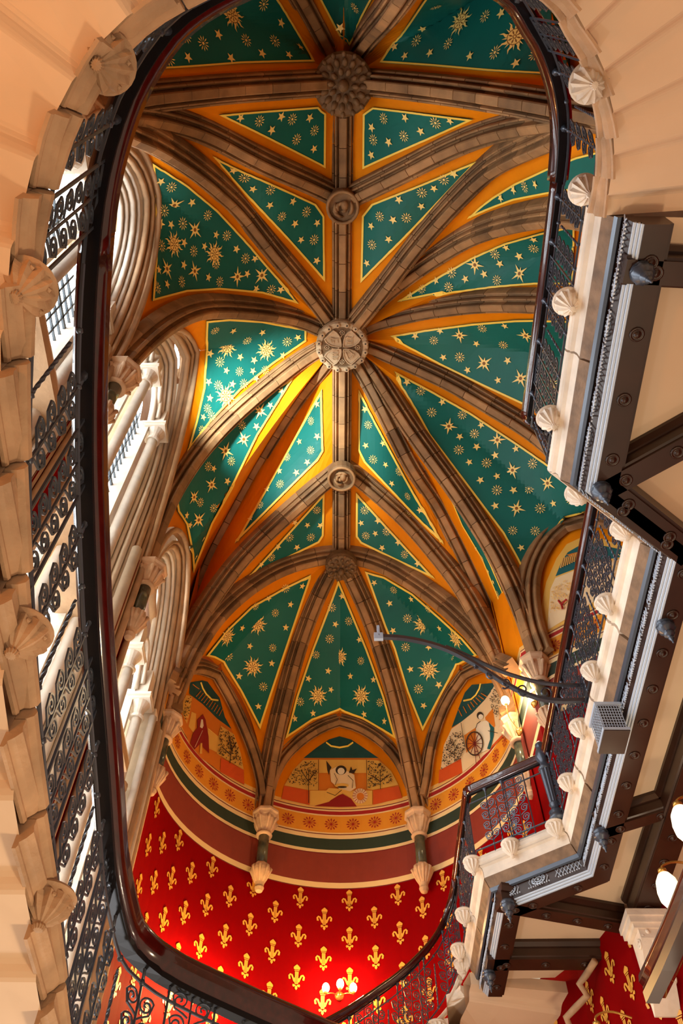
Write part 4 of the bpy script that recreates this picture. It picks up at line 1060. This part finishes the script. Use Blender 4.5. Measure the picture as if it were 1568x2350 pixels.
# ------------------------------------------------------------------ shell corbels
def shell_mesh(m):
    n = 26
    def sc(k, z): return 1 + (.13 if k % 2 else -.10) * (1 if z < -.045 else 0)
    mb = MB()
    mb.lathe([(.09, 0), (.115, 0), (.125, -.02), (.115, -.035), (.105, -.04), (.108, -.06), (.10, -.09), (.075, -.135), (.04, -.17), (.022, -.185), (.028, -.20), (.02, -.22), (.001, -.225)], (0, 0, 0), n, None, sc)
    for k in range(6):
        a = 2 * math.pi * k / 6; mb.sphere((.10 * math.cos(a), .10 * math.sin(a), -.075), .014, 4)
    return mb.mesh('shell_corbel', M[m])
SHELL = shell_mesh('curb')
SHELL_L = shell_mesh('string')
# ------------------------------------------------------------------ winding stone flight
def flight(name, label, path, bounds, hf, width=1.72, drop=.165, curbm='string', shells=(), shm=None, group=None, wf=None):
    t = thing(name, label, 'staircase', group)
    def zc(d): return path.at(d).z - hf(d)
    for a, b in zip(bounds, bounds[1:]):
        za, zb = zc(a), zc(b); mb = MB(); rows = []
        up = zb >= za; us = [(0, 0), (.38, .22), (.42, .30), (.46, .44), (.50, .62), (.55, .74), (.60, .80), (1, 1)]
        if not up: us = [(1 - u, 1 - v) for u, v in reversed(us)]
        for u, v in us:
            d = lerp(a, b, u); p, tt, o = path.fr(d, .15); z = lerp(za, zb, v) - drop; W = wf(d) if wf else width
            rows.append([V3((p.x + o.x * w_, p.y + o.y * w_, z)) for w_ in (.03, .5, 1.0, 1.4, W)])
        mb.loft(rows, False, False)
        top = max(za, zb) - drop + .16          # tread side
        fr_ = [rows[0][0], rows[-1][0], rows[-1][-1], rows[0][-1]]
        mb.add([V3((q.x, q.y, top)) for q in fr_], [(0, 1, 2, 3)])
        mb.add([rows[0][0], rows[0][-1], V3((*rows[0][-1].xy, top)), V3((*rows[0][0].xy, top))], [(0, 1, 2, 3)])
        mb.add([rows[-1][0], rows[-1][-1], V3((*rows[-1][-1].xy, top)), V3((*rows[-1][0].xy, top))], [(0, 1, 2, 3)])
        mb.build('step', M['soffit'], t)
        # string block under the tread end, stepping with each stair
        zm = (za + zb) / 2; g = .004
        def zf(d, p, zm=zm, za=za, zb=zb, a=a, b=b): return zm + .15 * (lerp(za, zb, (d - a) / (b - a)) - zm)
        prof = [(-.02, -.07), (-.028, -.10), (-.005, -.13), (.02, -.15), (.018, -.165), (.026, -.18), (.042, -.18), (.042, -.03), (-.02, -.03)]
        mb = MB(); sweep(mb, path, a + g, b - g, prof, zf, .08, .15); mb.build('string_block', M[curbm], t)
        prof = [(-.035, 0), (-.055, -.03), (-.048, -.055), (-.02, -.07), (.03, -.07), (.04, .0), (0, .02)]
        def zf2(d, p): return zm + .75 * (zc(d) - zm)
        mb = MB(); sweep(mb, path, a + g, b - g, prof, zf2, .08, .15); mb.build('curb_roll', M[curbm], t)
    for s in shells:
        p, tt, o = path.fr(s); c = link('shell_corbel', shm or SHELL, t, V3((p.x - o.x * .01, p.y - o.y * .01, zc(s) - .02))); c.scale = (1.05, 1.05, .8)
    return t
sL0 = PM.s_of((-1.33, 5.0)); sAr = PM.s_of((-1.34, 1.26)); sEnd = PM.s_of((1.93, 1.50))
b1 = [PM.s_of((-1.35, y)) for y in (4.98, 4.5, 4.02, 3.54, 3.08, 2.6, 2.13, 1.70, 1.28)]
n2 = 17; b2 = [lerp(b1[-1], sEnd, i / n2) for i in range(1, n2 + 1)]
shl = [PM.s_of(q) for q in ((-1.36, 3.60), (-1.355, 2.28), (-1.33, 1.05), (-.99, .29))] + [PM.s_of((1.66, .53)), PM.s_of((1.93, 1.33))]
flight('stone_staircase', 'winding stone stair whose stepped underside sweeps from lower left over the top to the right', PM, b1 + b2, h_main, shells=shl[:4], shm=SHELL_L)
fl_s = thing('shell_corbel', 'pale fluted shell corbel under the curving right end of the stair', 'corbel')
for s_, in [(shl[4],)]:
    p, tt, o_ = PM.fr(s_); fl_s.location = (p.x - o_.x * .05, p.y - o_.y * .05, p.z - h_main(s_) - .03); link('shell', SHELL, fl_s).scale = (1.05, 1.05, .8)
bd = [PD.len * i / 9 for i in range(10)]
flight('stone_staircase', 'stone stair dropping from the gallery end with pale stepped underside', PD, bd, lambda d: 1.10, width=1.35, curbm='curb', shells=[.15, .75, 1.3], drop=.50, wf=lambda d: 1.95 + .2 * min(d, 1))
wsr = [st_ for st_ in bpy.data.objects if st_.name.startswith('stone_staircase')][-1]
MB().tube([atZ(*q[:2], q[2]) for q in ((1366, 2205, 6.2), (1345, 2238, 6.15), (1330, 2258, 6.05), (1348, 2285, 5.98), (1322, 2312, 5.9), (1300, 2335, 5.8), (1312, 2365, 5.75), (1290, 2390, 5.7))], .045, 8).build('wall_string', M['string'], wsr, True)
# balustrades on those paths
balustrade('iron balustrade with mahogany handrail crossing the bottom left and climbing the left side', PM, 0, sAr, h_main, unit=1.16, phase=.3, rk=1.45)
balustrade('iron balustrade with mahogany handrail curving over the top of the picture', PM, sAr, sEnd, h_main, unit=1.15, phase=.28, rk=1.45)
sG = PM.len
balustrade('iron balustrade along the straight gallery edge at upper right', PM, sEnd, sG, lambda d: 1.10, unit=.96, phase=-.15 + .0, rail=True)
balustrade('iron balustrade along the short return hidden behind the second shell corner', PG[0], 0, PG[0].len, lambda d: 1.10, unit=.96, phase=.2)
balustrade('iron balustrade along the long gallery edge right of the marble shafts', PG[1], 0, PG[1].len, lambda d: 1.10, unit=.91, phase=.0)
balustrade('iron balustrade on the short slanted gallery edge beside the newel post', PG[2], 0, PG[2].len, lambda d: 1.10, unit=.62, phase=.52)
balustrade('iron balustrade on the gallery edge facing the apse', PG[3], 0, PG[3].len, lambda d: 1.10, unit=.9, phase=.3)
balustrade('iron balustrade dropping in a curve from the gallery past the crimson wall', PD, 0, PD.len, lambda d: 1.10, unit=.8, phase=.3)

# ------------------------------------------------------------------ gallery: stone curb, iron fascia, beams and plaster panels
gal = struct('floor')
GP = [V3((1.93, 1.46, 0)), V3((1.94, 3.83, 0)), V3((2.80, 4.50, 0)), V3((2.80, 8.95, 0)), V3((1.80, 9.66, 0)), V3((1.79, 11.75, 0))]
def off_line(poly, d):
    out = []
    for i, p in enumerate(poly):
        ns = []
        if i > 0: t = (p - poly[i - 1]).normalized(); ns.append(V3((t.y, -t.x, 0)))
        if i < len(poly) - 1: t = (poly[i + 1] - p).normalized(); ns.append(V3((t.y, -t.x, 0)))
        if len(ns) == 1: out.append(p + ns[0] * d)
        else:
            m_ = (ns[0] + ns[1]).normalized(); out.append(p + m_ * (d / max(m_.dot(ns[0]), .4)))
    return out
def gal_sweep(prof, name, m, seglen=None):
    offs = [(off_line(GP, d), z) for d, z in prof]
    for i in range(len(GP) - 1):
        n = 1 if not seglen else max(1, int(round((GP[i + 1] - GP[i]).length / seglen)))
        for j in range(n):
            g = .004 if seglen else 0
            t0, t1 = j / n + g, (j + 1) / n - g
            rings = [[V3((*o_[i].lerp(o_[i + 1], tt).xy, z)) for o_, z in offs] for tt in (t0, t1)]
            MB().loft(rings, True, True).build(name, M[m], gal)
gal_sweep([(.03, 6.95), (-.0, 6.93), (-.02, 6.88), (-.012, 6.83), (.015, 6.80), (.12, 6.79), (.12, 6.95)], 'curb_roll', 'curb', 1.0)
gal_sweep([(.0, 6.79), (.032, 6.77), (.045, 6.72), (.045, 6.64), (.14, 6.60), (.20, 6.79)], 'curb_stone', 'curb', 1.0)
gal_sweep([(.045, 6.64), (.05, 6.625), (.10, 6.52), (.115, 6.50), (.20, 6.50), (.20, 6.60)], 'slab_edge', 'curbdark', 1.0)
gal_sweep([(.10, 6.515), (.115, 6.47), (.14, 6.46), (.165, 6.50), (.2, 6.50), (.2, 6.52)], 'dark_moulding', 'iron')
gal_sweep([(.150, 6.53), (.185, 6.32), (.25, 6.32), (.25, 6.53)], 'fascia_back', 'beam')
for k in range(3):
    d0 = .185 + .022 * k; z0 = 6.325 - .024 * k
    gal_sweep([(d0, z0), (d0 + .004, z0 - .018), (d0 + .02, z0 - .022), (d0 + .03, z0), (d0 + .03, z0 + .02)], 'fascia_moulding', 'ironlight')  # pale colour imitates highlights on glossy dark mouldings
gal_sweep([(.245, 6.262), (.25, 6.25), (.44, 6.25), (.44, 6.50), (.25, 6.50)], 'edge_beam', 'beam')
gal_sweep([(.44, 6.275), (.47, 6.275), (.47, 6.50), (.44, 6.50)], 'beam_moulding', 'beam')
# slab and plaster ceiling below it
inner = off_line(GP, .30)
slab = [(p.x, p.y) for p in inner] + [(3.0, 11.7), (3.45, 10.9), (3.7, 10.2), (3.95, 9.85), (5.4, 8.7), (5.4, 1.5)]
MB().add([V3((x, y, 6.49)) for x, y in slab], [tuple(range(len(slab)))]).build('plaster_ceiling', M['panel'], gal)
MB().add([V3((x, y, 6.93)) for x, y in slab], [tuple(range(len(slab)))]).build('floor_face', M['curb'], gal)
# beams
def beam(a, b, wd=.22, z0=6.25):
    a = V3((*a, 0)); b = V3((*b, 0)); t = (b - a).normalized(); o_ = V3((t.y, -t.x, 0)); mb = MB()
    prof = [(-wd / 2, 6.49), (-wd / 2, z0 + .04), (-wd / 2 + .02, z0 + .03), (-wd / 2 + .02, z0), (wd / 2 - .02, z0), (wd / 2 - .02, z0 + .03), (wd / 2, z0 + .04), (wd / 2, 6.49)]
    mb.loft([[q + o_ * x + V3((0, 0, z)) for x, z in prof] for q in (a, b)], True, True)
    for sx in (-1, 1): mb.loft([[q + o_ * (sx * (wd / 2 + x)) + V3((0, 0, z)) for x, z in ((0, 6.49), (.05, 6.49), (.05, 6.45), (.02, 6.40), (0, 6.40))] for q in (a, b)], True, True)
    bm = mb.build('beam', M['beam'], gal)
    n = int((b - a).length / .42); me = ROS
    for i in range(n):
        q = a.lerp(b, (i + .5) / max(n, 1)); link('rosette', me, bm, V3((q.x, q.y, z0)))
    return bm
ROS = MB().lathe([(.058, 0), (.06, -.008), (.048, -.014), (.044, -.008), (.03, -.008), (.026, -.018), (.012, -.03), (.001, -.032)], (0, 0, 0), 14).mesh('rosette', M['beam'], True)
FIN = MB().lathe([(.10, .03), (.115, 0), (.12, -.02), (.10, -.035), (.115, -.05), (.118, -.075), (.10, -.11), (.06, -.15), (.05, -.165), (.07, -.175), (.072, -.19), (.05, -.215), (.03, -.235), (.026, -.25), (.038, -.26), (.036, -.275), (.018, -.30), (.012, -.33), (.016, -.34), (.001, -.36)],
                 (0, 0, 0), 22, None, lambda k, z: 1 + (.06 if k % 2 else -.05) * (-.16 < z < -.03)).mesh('pendant_finial', M['iron'], True)
fins = [atZ(1480, 632, 6.16), atZ(1385, 1135, 6.16), atZ(1533, 1448, 6.16), atZ(1383, 1926, 6.16), atZ(1167, 2088, 6.16), atZ(1124, 2248, 6.16)]
for q in fins:
    link('pendant_finial', FIN, gal, V3((q.x, q.y, 6.25))).scale = (.74, .74, .74)
beam((2.1, 1.80), (5.3, 1.95)); beam((2.24, 3.72), (5.3, 1.55), .24); beam((2.24, 3.72), (3.15, 4.42), .20)
beam((3.0, 8.30), (3.85, 7.85), .2); beam((1.98, 9.70), (3.6, 10.15), .24); beam((1.95, 10.98), (3.5, 10.95), .30)
beam((3.85, 4.0), (3.80, 9.85), .34, 6.2)
# rosettes on the edge beam
for i in range(len(GP) - 1):
    oc_ = off_line(GP, .345); n = max(1, int((oc_[i + 1] - oc_[i]).length / .46))
    for j in range(n):
        q = oc_[i].lerp(oc_[i + 1], (j + .5) / n); link('rosette', ROS, gal, V3((q.x, q.y, 6.25)))
# cast ornament on the fascia
def orn_meshes():
    lat = MB()       # lattice panel .30 long
    for k in range(-3, 4):
        for s_ in (-1, 1):
            a = V3((k * .05 - s_ * .03, 0, -.06)); b = V3((k * .05 + s_ * .03, 0, .06)); lat.tube([a, b], .006, 3)
    ros = MB()       # lozenge wreath
    ring = lambda r, w: ros.tube([V3((r * 1.35 * math.cos(a), 0, r * math.sin(a))) for a in [i * math.pi / 8 for i in range(17)]], w, 4, False)
    ring(.065, .007); ring(.035, .006)
    for k in range(10):
        a = k * math.pi / 5; ros.sphere((.07 * math.cos(a), 0, .05 * math.sin(a)), .011, 4)
    ros.sphere((0, 0, 0), .016, 5)
    for sx in (-1, 1):
        ros.tube([V3((sx * .10, 0, -.07)), V3((sx * .13, 0, 0)), V3((sx * .10, 0, .07))], .007, 3)
    bead = MB()
    for k in range(10):
        for z in (-.078, .078): bead.box((-.14 + .031 * k, 0, z), (.014, .012, .012))
    return lat.mesh('lattice_ornament', M['ironlight']), ros.mesh('wreath_ornament', M['ironlight']), bead.mesh('bead_row', M['ironlight'])
LAT, WRE, BEAD = orn_meshes()
OL = off_line(GP, .158)
for i in range(len(GP) - 1):
    a, b = OL[i], OL[i + 1]; t = (b - a).normalized(); o_ = V3((t.y, -t.x, 0)); n = int((b - a).length / .31); tilt = math.atan2(.035, .21)
    R = Matrix((t, V3((o_.x, o_.y, 0)), V3((0, 0, 1)))).transposed() @ Matrix.Rotation(-tilt, 3, 'X')
    for j in range(n):
        q = a.lerp(b, (j + .5) / n) + V3((0, 0, 6.425))
        link('lattice_ornament' if j % 3 == 0 else 'wreath_ornament', LAT if j % 3 == 0 else WRE, gal, q, R); link('bead_row', BEAD, gal, q, R)
# shells on the gallery curb
shp = [(1.93, 1.35), (1.93, 2.24), (1.93, 3.31), (2.3, 4.10), (2.80, 4.50), (2.80, 5.42), (2.80, 6.35), (2.80, 7.22), (2.80, 8.14), (2.76, 8.98), (2.24, 9.36), (1.78, 9.72), (1.76, 10.85), (1.76, 11.7)]
for x, y in shp:
    link('shell_corbel', SHELL, gal, V3((x - .05, y, 6.93)))

# balcony box with pierced sides
bx = thing('grille_box', 'small dark box with pierced metal sides hanging on the long gallery fascia', 'box', None, (2.80, 6.55, 6.05)); bx.scale = (.66, .74, .62)
b = MB(); b.box((0, 0, .0), (.40, .46, .03)); b.build('base', M['beam'], bx)
for z in (.03, .60):
    MB().box((0, 0, z), (.42, .48, .05)).build('frame', M['ironlight'], bx)
MB().box((0, 0, .31), (.33, .39, .56)).build('dark_core', M['p_dark'], bx)
g = MB()
for i in range(9):
    f = -.17 + .34 * i / 8; g.box((f, -.215, .31), (.010, .008, .56)); g.box((-.185, f * 1.15, .31), (.008, .010, .56))
for i in range(9):
    z = .06 + .5 * i / 8; g.box((0, -.215, z), (.36, .008, .010)); g.box((-.185, 0, z), (.008, .42, .010))
g.build('grille', M['ironlight'], bx)

# newel post
nw = thing('newel_post', 'fluted grey iron newel post at the gallery corner', 'post', None, (2.76, 8.93, 6.93))
MB().lathe([(.11, 0), (.12, .03), (.10, .07), (.085, .10), (.10, .13), (.06, .16), (.055, .22), (.075, .25), (.06, .27)], (0, 0, 0), 16).build('base', M['iron'], nw, True)
MB().lathe([(.058, .27), (.078, .80)], (0, 0, 0), 24, None, lambda k, z: 1 + (.06 if k % 2 else -.06)).build('shaft', M['iron'], nw)
MB().lathe([(.085, .80), (.10, .83), (.085, .86), (.06, .90), (.055, .94), (.09, 1.0), (.095, 1.06), (.08, 1.14), (.05, 1.17), (.06, 1.20), (.065, 1.25), (.03, 1.30), (.001, 1.31)], (0, 0, 0), 16).build('cap', M['iron'], nw, True)

# curved iron bracket reaching out over the well
pb = V3((2.84, 6.98, 7.2)); tb = atZ(868, 1461, 7.2); nb_ = V3((-(tb - pb).y, (tb - pb).x, 0)).normalized()
def onb(px): return [at_plane(x, y, pb, nb_) for x, y in px]
br = thing('iron_bracket', 'long curved wrought iron bracket arm reaching out from the gallery', 'bracket', None, (0, 0, 0))
lo = smooth_pts(onb([(1349, 1607), (1259, 1610), (1184, 1585), (1094, 1525), (1019, 1485), (934, 1464), (869, 1461)]), 2)
hi = smooth_pts(onb([(1349, 1573), (1259, 1571), (1194, 1556), (1134, 1535), (1064, 1500), (1022, 1484)]), 2)
def flatbar(pts, w, h, name, m='iron'):
    rings = []
    for i, p in enumerate(pts):
        t = (pts[min(i + 1, len(pts) - 1)] - pts[max(i - 1, 0)]).normalized(); u = t.cross(nb_).normalized()
        rings.append([p + nb_ * (sx * w) + u * (sz * h) for sx, sz in ((-1, -1), (1, -1), (1, 1), (-1, 1))])
    MB().loft(rings, True, True).build(name, M[m], br)
flatbar(lo, .022, .024, 'lower_bar'); flatbar(hi, .02, .013, 'upper_bar')
for (cx, cy, r_, s_) in ((1125, 1548, 10, 1), (1160, 1568, 13, -1), (1200, 1583, 15, 1), (1252, 1590, 18, -1), (1300, 1590, 16, 1), (1093, 1527, 7, -1)):
    pts = [(cx + s_ * r_ * (1 - t * .8) * math.cos(1 + t * 8.5), cy + r_ * (1 - t * .8) * math.sin(1 + t * 8.5)) for t in [i / 16 for i in range(17)]]
    MB().tube(onb(pts), .011, 4).build('bracket_scroll', M['iron'], br)
e0 = lo[-1]; MB().box(e0, (.10, .04, .10)).build('end_plate', M['ironlight'], br); MB().box(e0 + V3((0, 0, .10)), (.03, .03, .16)).build('end_hook', M['ironlight'], br)
MB().box(lo[0] + V3((.05, 0, .14)), (.10, .12, .42)).build('mounting_block', M['iron'], br)

# ------------------------------------------------------------------ lamps
GL = MB().sphere((0, 0, 0), (.062, .062, .078), 12).mesh('glass_globe', M['globe'], True)
def sconce(label, base, nrm, globes, power, col, scale=1.0):
    t = thing('wall_lamp', label, 'lamp', None, base); n = V3(nrm).normalized()
    R = frame(n)
    MB().lathe([(.07, 0), (.075, .02), (.05, .04), (.03, .07), (.001, .08)], (0, 0, 0), 12, R).build('backplate', M['brass'], t, True)
    for g_ in globes:
        gp = V3(g_) - V3(base); mid = gp * .5 + n * .10 - V3((0, 0, .06))
        MB().tube(smooth_pts([V3((0, 0, 0)), mid, gp - V3((0, 0, .10)), gp - V3((0, 0, .07))], 2), .008, 5).build('arm', M['brass'], t)
        MB().lathe([(.008, -.11), (.03, -.09), (.036, -.07)], gp, 10).build('cup', M['brass'], t)
        o_ = link('glass_globe', GL, t, gp); o_.scale = (scale,) * 3
        point('lamp_light', V3(g_) + n * .10, power, col, .07)
    return t
cb = on_cyl(779, 2287, APR - .01)
sconce('three-globe lamp on the crimson apse wall at bottom centre', cb, (0, -1, 0), [on_cyl(748, 2267, 2.88), on_cyl(781, 2258, 2.80), on_cyl(811, 2267, 2.88)], 30, (1, .62, .25))
cb2 = on_cyl(465, 2305, APR - .01); n2_ = V3((-cb2.x, APY - cb2.y, 0)).normalized()
sconce('two-globe lamp behind the handrail at bottom left', cb2, n2_, [on_cyl(437, 2270, 2.86), on_cyl(492, 2296, 2.86)], 130, (1, .66, .22))
ca = V3((3.0, 10.55, 9.95))
sconce('bright globe lamp beside the marble shaft right of the apse', ca, (-1, -.4, 0), [atZ(1160, 1608, 10.5)], 60, (1, .74, .42), 1.2)
sconce('bright globe lamp glowing behind the iron bracket', V3((3.12, 9.75, 9.8)), (-1, -.3, 0), [atZ(1222, 1600, 10.0)], 50, (1, .74, .42), 1.1)
SHD = MB().lathe([(.02, .17), (.05, .15), (.085, .09), (.10, .0), (.095, -.07), (.065, -.125), (.02, -.15), (.001, -.152)], (0, 0, 0), 18).mesh('opal_shade', M['shade'], True)
def hanging(label, p, sc_=1.0):
    t = thing('wall_lamp', label, 'lamp', None, p); o_ = link('opal_shade', SHD, t); o_.scale = (sc_,) * 3
    MB().lathe([(.05, .165 * sc_), (.045, .20 * sc_), (.012, .21 * sc_)], (0, 0, 0), 12).build('gallery_ring', M['brass'], t, True)
    MB().tube(smooth_pts([V3((0, 0, .2)), V3((0, 0, .30)), V3((.2, .0, .36)), V3((.45, .05, .30))], 2), .014, 6).build('arm', M['brass'], t)
    point('lamp_light', V3(p) + V3((-.22, -.05, -.15)), 5, (1, .78, .5), .1)
hanging('egg-shaped opal lamp at lower right beside the carved stone bracket', atZ(1537, 2045, 5.3), 1.25)
hanging('opal lamp cut off by the right edge of the picture', atZ(1574, 1892, 5.3), 1.25)
hanging('opal lamp low against the red wall at the bottom edge', atZ(1380, 2392, 5.0), 1.1)

# carved stone bracket under the long beam
cn = atZ(1478, 2120, 6.1)
cs = thing('stone_bracket', 'carved cream stone bracket under the long dark beam at lower right', 'bracket', None, (cn.x, cn.y, 5.2))
b = MB()
for (w_, z) in ((.50, .92), (.46, .84), (.40, .78)): b.box((0, 0, z), (w_, w_ * .9, .08))
b.build('cap_mouldings', M['curb'], cs)
b = MB(); b.loft([[V3((sx * .15, y, z)) for sx in (-1, 1)] for y, z in ((-.16, .74), (-.14, .60), (-.02, .42), (.08, .28), (.06, .10), (.14, -.1))] , False, False)
pr = [(-.16, .74), (-.17, .62), (-.06, .44), (.02, .30), (-.02, .18), (.06, .02), (.15, -.12), (.18, -.12), (.18, .74)]
b.loft([[V3((sx * .15, y, z)) for y, z in pr] for sx in (-1, 1)], True, True); b.build('console', M['curb'], cs)
b = MB()
for sx in (-.16, .16):
    b.tube([V3((sx, -.08 + .07 * (1 - q / 14) * math.cos(q * .8), .58 + .07 * (1 - q / 14) * math.sin(q * .8))) for q in range(14)], .016, 5)
    b.tube([V3((sx, .02 + .06 * (1 - q / 14) * math.cos(q * .8), .22 + .06 * (1 - q / 14) * math.sin(q * .8))) for q in range(14)], .014, 5)
for k in range(8): b.sphere((random.uniform(-.12, .12), -.15 + .03 * k * .3, .70 - .05 * k), .035, 6)
b.build('carved_scroll', M['curb'], cs, True)

# handrail of the neighbouring lower flight, lower right corner
LR = Path([(1.90, 5.10, 2.8), (1.93, 4.6, 2.8), (1.96, 3.9, 2.82), (2.0, 3.0, 2.9)], 1)
lr = thing('iron_balustrade', 'nearby iron balustrade with thick wooden handrail in the lower right corner', 'balustrade', 'iron balustrades of the grand stair')
mb = MB(); sweep(mb, LR, 0, LR.len, [(x * 1.4, z * 1.2) for x, z in RAILP], zrail, .2); mb.build('handrail', M['wood'], lr, True)
mb = MB(); sweep(mb, LR, 0.03, LR.len, [(.02, -.075), (.02, -.14), (.10, -.14), (.10, -.075)], zrail, .3); mb.build('wood_casing', M['beam'], lr)
for k in range(5):
    d = .15 + k * .42; p, tt, o_ = LR.fr(d); mb = MB(); mb.tube([p - o_ * .12 + V3((0, 0, -.12)), p - o_ * .12 + V3((0, 0, -.95))], .011, 4); pn = mb.build('scroll_baluster', M['iron'], lr)
    for r in range(5):
        for sx, me in ((.06, SCR), (-.06, SCL)): place(me, 'scroll', pn, p - o_ * .12 + tt * sx + V3((0, 0, -.25 - r * .14)), tt)
